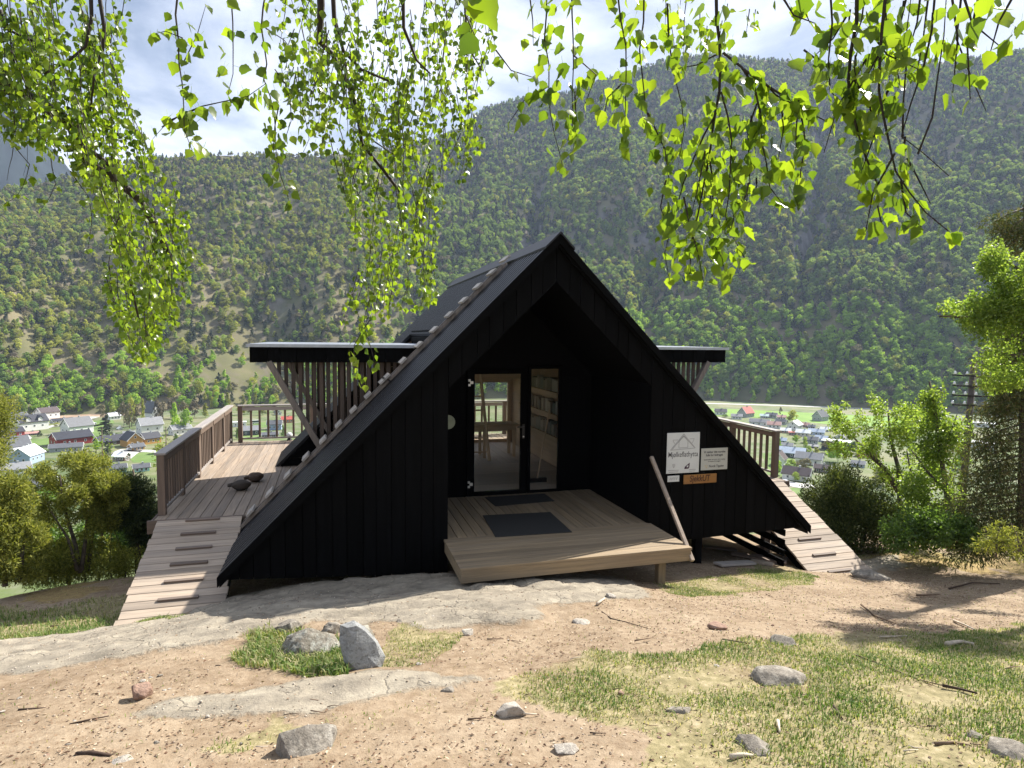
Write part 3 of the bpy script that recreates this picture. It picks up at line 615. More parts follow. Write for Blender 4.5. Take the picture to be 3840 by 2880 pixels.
    wpart('door_glass', MB().box(-.624, .157, 2.045, 2.053, .071, 2.007), GLASS, d)
    for z in (1.87, .205):
        h = MB().box(-.735, -.70, 1.995, 2.018, z-.055, z-.02).box(-.735, -.70, 1.995, 2.018, z+.02, z+.055).box(-.705, -.655, 1.995, 2.018, z-.02, z+.025); wpart('hinge', h, STEEL, d)
    wpart('handle', MB().beam((.205, 1.985, 1.125), (.205, 2.02, 1.125), .02, .02).beam((.21, 1.985, 1.125), (.09, 1.985, 1.13), .018, .022).box(.185, .225, 2.008, 2.019, .93, 1.17), DARKM, d)
    wpart('lock', MB().lathe([(.014, -.004), (.014, .004)], (0, 0, 0), 10), STEEL, d).location = Vector((.205+.25, 2.004-2.05, .965)); d.children[-1].rotation_euler = (math.pi/2, 0, 0)
    w = link('sidelight', None, c, (.58, 2.05-3.4, 1.2))
    for q in ((.287, .337), (.824, .873)): wpart('window_frame', MB().box(*q, 2.02, 2.075, 0.0, 2.15), BLACK[2], w, 0.004)
    for q in ((0.0, .043), (2.089, 2.15)): wpart('window_frame', MB().box(.338, .823, 2.02, 2.075, *q), BLACK[0], w, 0.004)
    wpart('window_glass', MB().box(.338, .823, 2.045, 2.053, .044, 2.088), GLASS, w)
    # interior shell
    for i, (y0, y1) in enumerate(((2.10, 2.757), (2.763, 3.64), (3.646, 4.55))): wpart('floor_panel', MB().box(-1.45, 1.5, y0, y1, -.03, 0), INTF[0], c)
    for i in range(15): x0 = -1.45 + i*.197; wpart('floor_plank', MB().box(x0+.003, x0+.194, 4.556, 7.2, -.03, 0), INTF[1], c)
    wpart('interior_wall', MB().box(1.5, 1.54, 2.10, 7.2, -.03, 2.4), INTW[1], c)
    iw = MB().box(-1.50, -1.45, 2.1, 2.6, -.03, 2.4).box(-1.50, -1.45, 4.9, 7.2, -.03, 2.4).box(-1.50, -1.45, 2.6, 4.9, 2.0, 2.4); wpart('interior_wall', iw, INTW[1], c)
    wpart('side_window_glass', MB().box(-1.48, -1.47, 2.6, 4.9, 0, 2.0), GLASS, c)
    bw = MB().box(-1.45, -1.15, 7.2, 7.25, -.03, 2.4).box(1.46, 1.5, 7.2, 7.25, -.03, 2.4).box(-1.15, 1.46, 7.2, 7.25, 1.495, 2.4).prism([(-1.5, 2.4), (1.5, 2.4), (0, 3.84)], 1, 7.2, 7.25); wpart('back_wall', bw, INTW[0], c)
    fr = MB().box(-1.15, 1.46, 7.17, 7.26, -.03, .07).box(1.395, 1.46, 7.17, 7.26, .07, 1.494).box(-1.15, -1.08, 7.17, 7.26, .07, 1.494).box(-.02, .04, 7.17, 7.26, .07, 1.494); wpart('back_window_frame', fr, INTW[2], c)
    wpart('back_window_glass', MB().box(-1.08, 1.395, 7.21, 7.218, .07, 1.494), GLASS, c)
    wpart('loft_beam', MB().box(-1.45, 1.5, 5.0, 5.1, 1.72, 2.02), INTW[0], c); wpart('loft_floor', MB().box(-1.45, 1.5, 5.1, 7.2, 1.98, 2.02), INTW[0], c)
    for s in (-1, 1): wpart('interior_ceiling', MB().prism([(s*1.19, 2.60), (0, 3.78), (0, 3.74), (s*1.19, 2.56)], 1, 2.1, 7.2), INTW[1], c)
    # supports under the front
    for x, y in ((-2.32, .1), (2.35, .15), (4.0, .7), (-1.2, .5), (1.9, 1.6), (-3.4, 1.5)):
        z = g1(x, y)-.1; wpart('support_post', MB().box(x-.055, x+.055, y-.055, y+.055, z, -.28), BLACK[2] if x < 3 else RAILW[2], c)
    for i in range(4): wpart('skirt_slat', MB().box(3.86, 3.885, .1, 2.6, -.42-i*.16, -.32-i*.16), BLACK[1], c)
    return c
build_cabin()

def tag_sign(name, label, cat, loc): return thing(name, label, cat, loc)
def text(name, body, size, mat, root, loc, align='CENTER', shear=0, xs=1.0, bold=0.0, fit=None):
    cu = bpy.data.curves.new(name, 'FONT'); cu.body = body; cu.size = size; cu.align_x = align; cu.align_y = 'CENTER'; cu.shear = shear; cu.extrude = 0.0006; cu.offset = bold
    ob = bpy.data.objects.new('tmp_text', cu); COL.objects.link(ob)
    dg = bpy.context.evaluated_depsgraph_get(); me = bpy.data.meshes.new_from_object(ob.evaluated_get(dg)); bpy.data.objects.remove(ob); me.name = name; xs = fit/(max(v.co.x for v in me.vertices)-min(v.co.x for v in me.vertices)) if fit else xs; me.materials.clear(); me.materials.append(mat)
    return link(name, me, root, loc, (math.pi/2, 0, 0), (xs, 1, 1))
def line_part(name, segs, w, mat, root, th=.0012):
    mb = MB()
    for a, b in segs: mb.beam((a[0], -.0055, a[1]), (b[0], -.0055, b[1]), th, w, (0, 0, 1)) if abs(b[0]-a[0]) > 1e-4 else mb.box(a[0]-w/2, a[0]+w/2, -.0061, -.0049, min(a[1], b[1]), max(a[1], b[1]))
    return link(name, mb.mesh(name, mat), root)
def build_signs():
    Y = -.037
    def panel(root, w, h, mat): link('panel', MB().box(-w/2, w/2, -.004, .004, -h/2, h/2).mesh('panel', mat, .001), root)
    s = thing('sign', 'tall white cabin name sign with line drawing and the name Mjølkeflathytta', 'sign', (1.957, Y, .990)); panel(s, .525, .583, SIGNW)
    k = .525/750
    def q(x, y): return ((x-725)*k, (715-y)*k*1.0)     # digitised from the sign
    segs = [(q(430,650), q(725,330)), (q(725,330), q(1000,625)), (q(1000,625), q(430,650)), (q(470,635), q(725,362)), (q(725,362), q(975,612))]
    segs += [(q(620,610), q(620,480)), (q(620,480), q(725,375)), (q(725,375), q(825,470)), (q(825,470), q(825,605)), (q(825,605), q(620,612)), (q(480,445), q(595,445)), (q(480,445), q(518,525)), (q(970,430), q(860,432)), (q(970,430), q(925,522))]
    line_part('line_drawing', segs, .0075, INKG, s)
    text('lettering', 'Mjølkeflathytta', .108, INK, s, (0, -.0048, -.024), fit=.478, bold=.0002)
    sh = MB().prism([(-.168, -.155), (-.125, -.155), (-.125, -.185), (-.146, -.215), (-.168, -.185)], 1, -.0058, -.0046); link('crest', sh.mesh('crest', INKG), s)
    line_part('crest_stripes', [((-.166, -.166), (-.127, -.166)), ((-.166, -.178), (-.127, -.178)), ((-.163, -.19), (-.13, -.19))], .005, SIGNW, s, .003)
    em = MB().prism([(.025, -.235), (.03, -.205), (.11, -.145), (.105, -.215), (.09, -.232)], 1, -.0058, -.0046); link('emblem', em.mesh('emblem', INKP), s)
    link('emblem_window', MB().prism([(.06, -.21), (.064, -.192), (.09, -.175), (.086, -.212)], 1, -.0066, -.006).mesh('emblem_window', SIGNW), s)
    for i, (x, w) in enumerate(((-.15, .17), (.155, .11))):
        for j in range(2): line_part('small_print', [((x-w/2+.01*j, -.247-j*.024), (x+w/2-.01*j, -.247-j*.024))], .008, INKG, s)
    s = thing('sign', 'smaller grey thank-you sign with five lines of dark print, right of the name sign', 'sign', (2.472, Y, .880)); panel(s, .44, .318, SIGNG)
    text('lettering', 'Vi takkar det norske\nfolk for bidraget', .046, INK, s, (0, -.0048, .080), fit=.36, bold=.0008)
    text('lettering', 'Spelemidlar har gjort det mogleg\nå realisere anlegget', .026, INK, s, (0, -.0048, -.020), fit=.35)
    text('lettering', 'Norsk Tipping', .048, INK, s, (.035, -.0048, -.105), fit=.245, bold=.0008)
    dots = MB()
    for x, z in ((-.15, -.092), (-.138, -.112), (-.12, -.095), (-.125, -.125)): dots.box(x-.006, x+.006, -.0058, -.0046, z-.006, z+.006)
    link('emblem', dots.mesh('emblem', plain('ochre_print', (.45, .33, .12))), s)
    s = thing('sign', 'small white plate with faint grey scribble below the name sign', 'sign', (1.813, Y, .622)); panel(s, .187, .087, SIGNW)
    line_part('scribble', [((-.065, -.02), (-.045, .02)), ((-.045, .02), (-.04, -.02)), ((-.025, .018), (-.03, -.02)), ((-.03, 0), (-.01, .015)), ((-.01, -.02), (.0, .018)), ((.0, .018), (.018, .012)), ((.018, .012), (.015, -.02)), ((.035, .02), (.045, -.015)), ((.045, -.015), (.06, .02))], .005, INKG, s)
    s = thing('sign', 'varnished orange wooden plank sign with burnt lettering SjekkUT', 'sign', (2.247, Y, .600)); link('panel', MB().box(-.27, .27, -.009, .009, -.066, .066).mesh('panel', OCHRE, .003), s)
    text('lettering', 'SjekkUT', .125, BURN, s, (-.01, -.0098, .005), shear=.12, fit=.34, bold=.003)
    s = thing('sign', 'round pale green plaque on the door wall half hidden by the left facade edge', 'sign', (-1.055, 2.045, 1.235)); me = MB().lathe([(.115, -.006), (.115, .006)], (0, 0, 0), 24).mesh('plaque', plain('pale_plaque', (.34, .38, .26), .5)); link('plaque', me, s, (0, 0, 0), (math.pi/2, 0, 0))
build_signs()

def build_porch():
    p = thing('porch', 'low pale wooden entrance porch with boards running two ways in front of the door', 'porch', (0, .4, -.35))
    n = 22; w = 2.86/n
    for i in range(n): bpart('porch_board', (w-.008, 2.045, .03), PORCH[1], p, (-1.43+(i+.5)*w, 1.02, -.015), bevel=.003)
    n = 7; w = 1.10/n
    for i in range(n): bpart('porch_board', (2.96, w-.006, .03), PORCH[0], p, (-.005, -1.10+(i+.5)*w, -.015), bevel=.003)
    wpart('porch_fascia', MB().box(-1.475, 1.465, -1.095, -1.065, -.17, -.031), PORCH[0], p, .003)
    for x in (-1.475, 1.437): wpart('porch_fascia', MB().box(x, x+.028, -1.064, -.03, -.17, -.031), PORCH[1], p, .003)
    for x, y in ((1.13, -.93), (-1.40, -.93), (0, -.3), (-1.2, .9), (1.2, .9)): wpart('porch_post', MB().box(x-.05, x+.05, y-.05, y+.05, g1(x, y)-.12, -.031), PORCH[2], p, .004)
    h = thing('handrail', 'pale wooden handrail pole leaning from the porch corner up to the facade', 'handrail', (1.46, -1.1, -.13))
    wpart('pole', MB().beam((1.462, -1.135, -.16), (1.452, -.04, .955), 0.042, .052, (1, 0, 0)), DECK[1], h, .006)
    for nm, lab, q, z in (('door_mat', 'large dark rubber mat lying across the porch boards', [(-.75,.89),(.27,.82),(.23,-.16),(-.82,-.11)], .012), ('door_mat', 'narrow grey mat right at the glass door threshold', [(-.476,1.90),(.553,1.90),(.557,1.42),(-.44,1.34)], .010)):
        me = MB().prism(q[::-1], 2, .001, z).mesh('door_mat', RUBBER, .003); link(nm, me, None, label=lab, category='door mat')
build_porch()

def build_deck():
    d = thing('deck', 'weathered timber deck around the cabin with long boards', 'deck', (0, 5, -.3))
    for s in (-1, 1):
        n = 26; w = (5.26-1.46)/n
        for i in range(n): bpart('deck_board', (w-.007, 6.72, .03), DECK[1], d, (s*(1.46+(i+.5)*w), 1.80+3.36, -.015-.0), bevel=.003)
    n = 20; w = 2.9/n
    for i in range(n): bpart('deck_board', (w-.007, 1.24, .03), DECK[1], d, (-1.45+(i+.5)*w, 7.90, -.015), bevel=.003)
    for s in (-1, 1):
        wpart('deck_fascia', MB().box(*sorted((s*3.9, s*5.34)), 1.765, 1.795, -.19, -.002), RAILW[0], d, .003)
        wpart('deck_fascia', MB().box(*sorted((s*5.27, s*5.30)), 1.80, 8.52, -.19, -.004), RAILW[1], d, .003)
        for y in (1.9, 4.2, 6.4, 8.4):
            for x in (5.2, 3.2, 1.2): z = g1(s*x, y)-.2; wpart('deck_post', MB().box(s*x-.06, s*x+.06, y-.06, y+.06, z, -.032), RAILW[2], d)
    wpart('deck_fascia', MB().box(-5.27, 5.27, 8.525, 8.555, -.19, -.004), RAILW[0], d)
    # railings
    def railing(label, a, b, posts, pitch, inward):
        A = Vector((*a, 0)); B = Vector((*b, 0)); D = (B-A).normalized(); Nn = Vector((*inward, 0)); ln = (B-A).length; r = thing('railing', label, 'railing', A); ax = 1 if abs(D.y) > .5 else 0
        def bar(name, t0, t1, off, w, z0, z1, mat, bev=.003):
            p0 = A + D*t0 + Nn*(off-w/2); p1 = A + D*t1 + Nn*(off+w/2); wpart(name, MB().box(min(p0.x, p1.x), max(p0.x, p1.x), min(p0.y, p1.y), max(p0.y, p1.y), z0, z1), mat, r, bev)
        bar('cap_rail', -.03, ln+.08, 0, .15, .875, .908, CAPW[ax], .004)
        ps = posts
        for i, t in enumerate(ps): bar('post', t-.05, t+.05, 0, .10, .001, .874, RAILW[2], .004)
        for t0, t1 in zip(ps[:-1], ps[1:]):
            bar('top_rail', t0+.052, t1-.052, .045, .03, .775, .862, CAPW[ax] if ax == 0 else RAILW[ax]); bar('bottom_rail', t0+.052, t1-.052, .03, .04, .075, .115, CAPW[ax])
            n = max(1, round((t1-t0-.1)/pitch)-1)
            for k in range(n):
                t = t0+.05+(t1-t0-.1)*(k+1)/(n+1); q = A + D*t + Nn*.012; bpart('baluster', (.036, .05, .70) if ax else (.05, .036, .70), RAILW[2], r, (q.x, q.y, .452), bevel=.002)
    railing('weathered brown deck railing left of the cabin, seen along its length', (-5.205, 2.02), (-5.205, 8.42), [.03, 1.22, 2.52, 3.83, 5.22, 6.37], .155, (1, 0))
    railing('railing across the far end of the deck behind the cabin', (-5.0, 8.44), (5.0, 8.44), [0.02+i*1.66 for i in range(7)], .20, (0, -1))
    railing('short stretch of brown deck railing beyond the right roof edge', (5.275, 2.08), (5.275, 8.42), [.03, 1.36, 2.60, 3.85, 5.1, 6.3], .165, (-1, 0))
build_deck()

def build_ramp(s, x0, x1, k, ytop, ylen, label, n):
    r = thing('ramp', label, 'ramp', (s*4.65, .8, -.5)); ang = math.atan(k); ln = ylen/math.cos(ang); pw = ln/n
    P = lambda u, h: (ytop - u*math.cos(ang) - h*math.sin(ang)*-1*0, -.002 - u*math.sin(ang) + h)
    for i in range(n):
        u = (i+.5)*pw; y, z = P(u, -.016/1); jit = random.uniform(-.012, .012)
        bpart('ramp_plank', (x1-x0, pw-.006, .03), RAMPW, r, ((x0+x1)/2+jit, y, z), (ang, 0, 0), .003)
    for x in (x0+.03, x1-.03): wpart('stringer', MB().beam((x, ytop, -.10), (x, ytop-ylen, -.10-ylen*k), .045, .12), BLACK[1], r)
    m = 7; xc = (x0+x1)/2 - .03*s
    for i in range(m):
        u = .06 + i*(ln-.12)/(m-1); y, z = P(u, .012); bpart('cleat', (.44, .045, .03), RAILW[0] if s > 0 else SLAT0, r, (xc, y, z), (ang, 0, 0), .004)
SLAT0 = wood('cleat_wood', (0.20, 0.145, 0.11), 0, 0.3, 0.75, .1)
build_ramp(-1, -5.2, -4.10, .333, 1.762, 1.96, 'weathered plank ramp with cleats at the left, partly in cabin shadow', 15)
build_ramp(1, 4.1, 5.2, .46, 1.762, 2.06, 'sunlit plank ramp with cleats going down at the right', 16)

def build_roof_ladder():
    l = thing('roof_ladder', 'pale wooden roof ladder lying along the left roof slope', 'ladder', (-4.1, 1.62, -.1))
    q = lambda x, h: (x, APEX + h*1.414 + x)      # h above the roof boards
    for y in (1.50, 1.72):
        for a, b in ((-4.16, -2.05), (-2.03, -.26)):
            (x0, z0), (x1, z1) = q(a, .045), q(b, .045); wpart('side_rail', MB().beam((x0, y, z0), (x1, y, z1), .026, .045), BRACEW, l, .003)
    xs = [-.26, -.47, -.69, -.91, -1.13, -1.36, -1.59, -1.83, -2.07, -2.13, -2.34, -2.55, -2.76, -2.98, -3.22, -3.47, -3.72, -3.97]
    for x in xs: xx, z = q(x, .10); bpart('rung', (.12, .33, .032), LADW[1], l, (xx, 1.61, z), (0, -math.pi/4, 0), .002)
build_roof_ladder()

def interior_things():
    t = thing('table', 'long pine table in front of the back window inside the cabin', 'table', (.1, 5.4, 0))
    for i in range(4): bpart('table_board', (2.0, .136, .035), INTW[0], t, (.09, 5.14+.07+i*.141, .7025))
    wpart('apron', MB().box(-.85, 1.03, 5.18, 5.205, .59, .684), INTW[0], t)
    for x in (-.80, .32, .99):
        for y in (5.22, 5.64): wpart('leg', MB().box(x-.03, x+.03, y-.03, y+.03, 0, .684), INTW[2], t)
    l = thing('loft_ladder', 'slim wooden ladder inside behind the door glass, leaning on the loft beam', 'ladder', (.2, 5.0, 0))
    for dx in (0, -.42): wpart('side_rail', MB().beam((.33+dx, 4.80, .01), (.13+dx, 4.97, 2.1), .035, .06), INTW[2], l)
    for k in range(7): f = (k+.7)/7.2; wpart('rung', MB().beam((.33-.2*f, 4.80+.17*f, 2.1*f), (-.09-.2*f, 4.80+.17*f, 2.1*f), .03, .03), INTW[0], l)
    b = thing('broom', 'broom leaning on the wall seen through the sidelight', 'broom', (.7, 2.75, 0))
    wpart('stick', MB().tube([(.71, 2.76, .06), (1.10, 3.25, 1.25)], [.013, .013], 8), INTW[2], b); wpart('brush', MB().box(.55, .88, 2.72, 2.80, .002, .075), DARKM, b)
    s = thing('bookshelf', 'wall bookshelf of three pine boards full of books behind the sidelight', 'bookshelf', (1.4, 4.6, .6))
    for z in (.70, 1.13, 1.56): wpart('shelf_board', MB().box(1.28, 1.495, 3.3, 5.9, z-.03, z), INTW[1], s); wpart('shelf_lip', MB().box(1.262, 1.279, 3.3, 5.9, z-.10, z-.0), INTW[1], s)
    cols = [(.10,.09,.08), (.32,.29,.24), (.16,.14,.12), (.22,.2,.18), (.42,.40,.36), (.12,.14,.13)]; ms = [plain('book_cover', c, .6) for c in cols]; rg = random.Random(2)
    for z in (.70, 1.13, 1.56):
        y = 3.4
        while y < 5.7:
            th = rg.choice((.05, .08, .12, .18)); h = rg.uniform(.19, .27)
            link('book', MB().box(-.07, .07, -th/2, th/2, 0, h).mesh('book', rg.choice(ms), .004), None, (1.375, y+th/2, z+.001), label='book standing on the pine wall shelf behind the sidelight', category='book', group='books on the cabin wall shelf')
            y += th + (.006 if rg.random() < .75 else .12)
interior_things()

def deck_items():
    W1 = wood('old_grey_driftwood', (.085, .066, .05), 0, .5, .85, .2); W2 = wood('old_brown_driftwood', (.13, .08, .05), 0, .5, .85, .1)
    for lab, px, py, L_, H_, rz, mat in (('dark grooved driftwood lump with short stub, nearer one on the deck', 905, 1838, .30, .19, .2, W1), ('brown driftwood lump behind the dark one on the deck', 958, 1806, .30, .18, .7, W2)):
        c = on_z(px, py, 0); V = []; Fq = []; n = 14; m = 10
        for i in range(m+1):
            u = i/m; r = math.sin(math.pi*min(.97, max(.03, u)))**.6
            for k in range(n):
                a = 2*math.pi*k/n; g = 1 + .10*math.cos(7*a); V.append(((u-.5)*L_, .12*r*g*math.cos(a), H_*.5+H_*.5*r*g*math.sin(a)*(1 if math.sin(a) < 0 else .85)))
        for i in range(m):
            for k in range(n): Fq.append((i*n+k, i*n+(k+1) % n, (i+1)*n+(k+1) % n, (i+1)*n+k))
        t = thing('driftwood', lab, 'driftwood', (c[0], c[1], 0), (0, 0, rz)); link('body', mesh_np('body', V, Fq, mat, True), t)
        link('stub', MB().tube([(-L_*.45, 0, H_*.55), (-L_*.68, .02, H_*.5)], [.035, .028], 8).mesh('stub', mat), t)
    c = on_z(1086, 1650, 0); t = thing('deck_lamp', 'small round white lamp on the deck by the far railing', 'lamp', (c[0], c[1]-.05, 0))
    link('globe', MB().lathe([(.02, .06), (.065, .085), (.08, .13), (.06, .18), (.02, .2)], n=14).mesh('globe', plain('milky_glass', (.75, .77, .78), .2), smooth_=True), t); link('base', MB().lathe([(.06, 0), (.06, .02), (.03, .075)], n=12).mesh('base', DARKM), t)
deck_items()
def loose_planks():
    D = [('long grey plank lying under the right corner of the cabin', (2745,2085),(2950,2120),.14,RAILW[0]), ('broken plank with a pale sunlit end beside the grass', (2815,2110),(2900,2126),.12,RAMPW), ('short dark plank lying by the ramp foot', (2822,2095),(2990,2110),.12,SLAT0), ('grey slate-coloured board flat on the grass', (2690,2128),(2820,2120),.16,CAPW[0]), ('reddish plank in the shade below the facade', (2640,2060),(2760,2072),.12,RAILW[0])]
    for lab, a, b, w, m in D:
        P = ground_hit(*a); Q = ground_hit(*b); mb = MB().beam((0, 0, 0), Vector(Q)-Vector(P), w, .03); link('plank', mb.mesh('plank', m, .003), None, Vector(P)+Vector((0, 0, .035+random.random()*.02)), label=lab, category='plank')
loose_planks()
# ------------------------------------------------------------------ village
def house_mats():
    w = {'white': (.78,.78,.76), 'cream': (.62,.58,.46), 'red': (.27,.035,.025), 'darkred': (.13,.03,.028), 'ochre': (.48,.27,.075), 'blue': (.33,.42,.58), 'grey': (.40,.42,.43), 'dark': (.06,.065,.07), 'brown': (.10,.065,.05), 'turquoise': (.30,.62,.62), 'orange': (.55,.24,.10), 'mint': (.55,.66,.62)}
    r = {'black': (.035,.036,.045), 'slate': (.10,.105,.115), 'greyroof': (.21,.215,.225), 'brownroof': (.085,.062,.06), 'redroof': (.40,.085,.06), 'whiteroof': (.72,.74,.76), 'blueroof': (.36,.43,.53), 'mintroof': (.5,.62,.6), 'pinkroof': (.38,.22,.19)}
    return {k: plain(k+'_wall_paint', v, .6, .3, 0, .06, .7) for k, v in w.items()}, {k: plain(k+'_roof_cover', v, .45, .4, 0, .12, .8) for k, v in r.items()}
HW, HR = house_mats(); TRIM = plain('white_trim', (.80,.80,.78), .5); PANE = plain('dark_window_pane', (.05,.06,.075), .15, .6)
def house(px, py, wpx, wall, roof, label, yaw=0.0, gable=False, aspect=.62, hw=.34, hr=.30, dormers=0, chimney=True, flat=False, name='house', cat='house', wins=3, group=None):
    p = on_z(px, py, VZ); dx, dy = p[0]-CAM[0], p[1]-CAM[1]; dist = math.hypot(dx, dy); ww = wpx*dist/F_PX*.98
    if gable: D = ww*.80; Lg = D*1.35
    else: Lg = ww*.86; D = Lg*aspect
    H = hw*min(Lg, D*1.5)*.95; RH = hr*D*1.15
    rot = math.atan2(dy, dx)-math.pi/2 + yaw + (math.pi/2 if gable else 0)
    back = np.array([dx, dy])/dist*D*.4
    t = thing(name, label, cat, (p[0]+back[0], p[1]+back[1], VZ), (0, 0, rot), group)
    a, b = Lg/2, D/2
    wl = MB()
    if flat: wl.box(-a, a, -b, b, -.3, H)
    else: wl.prism([(-b, -.3), (b, -.3), (b, H), (0, H+RH), (-b, H)], 0, -a, a)
    link('wall', wl.mesh('wall', HW[wall]), t)
    if flat: rf = MB().box(-a-.4, a+.4, -b-.4, b+.4, H+.02, H+.4); r = link('roof', rf.mesh('roof', HR[roof]), t)
    else:
        o = .5; sl = RH/b; rf = MB()
        for s in (-1, 1): rf.prism([(0, H+RH+.05), (s*(b+o), H-o*sl+.05), (s*(b+o), H-o*sl+.3), (0, H+RH+.32)], 0, -a-.5, a+.5)
        r = link('roof', rf.mesh('roof', HR[roof]), t)
        br = MB()
        for e in (-1, 1):
            for s in (-1, 1): br.prism([(0, H+RH-.05), (s*(b+o+.05), H-o*sl-.1), (s*(b+o+.05), H-o*sl+.26), (0, H+RH+.3)], 0, e*(a+.52)-.06, e*(a+.52)+.06)
        link('barge_board', br.mesh('barge_board', TRIM if wall != 'dark' else HW['dark']), t)
        if chimney: link('chimney', MB().box(a*.2-.35, a*.2+.35, -.35, .35, H+RH-.3, H+RH+1.0).mesh('chimney', HW['grey']), r)
    if wpx > 22:
        wm = MB().box(-.55, .55, -.06, .06, -.6, .6).mesh('window', TRIM); pm = MB().box(-.42, .42, -.075, .075, -.48, .48).mesh('pane', PANE)
        spots = [(((i+.5)/wins-.5)*Lg*.86, -b-.02, H*.52, 0) for i in range(wins)] + [(e*(a+.02), yq, zq, math.pi/2) for e in (-1, 1) for yq, zq in ((-D*.2, H*.5), (D*.2, H*.5), (0, H+RH*.35))]
        for x, y, z, rz in spots:
            w_ = link('window', wm, t, (x, y, z), (0, 0, rz)); link('pane', pm, w_)
    for i in range(dormers):
        x = (i-(dormers-1)/2)*Lg*.42; dm = MB().prism([(x-1.1, H*.9), (x+1.1, H*.9), (x+1.1, H+RH*.45), (x, H+RH*.8), (x-1.1, H+RH*.45)], 1, -b-.1, -b*.1); link('dormer', dm.mesh('dormer', HW[wall]), t)
        dr = MB()
        for s in (-1, 1): dr.prism([(x, H+RH*.82), (x+s*1.5, H+RH*.38), (x+s*1.5, H+RH*.46), (x, H+RH*.92)], 1, -b-.4, -b*.05)
        link('dormer_roof', dr.mesh('dormer_roof', HR[roof]), t)
    return t
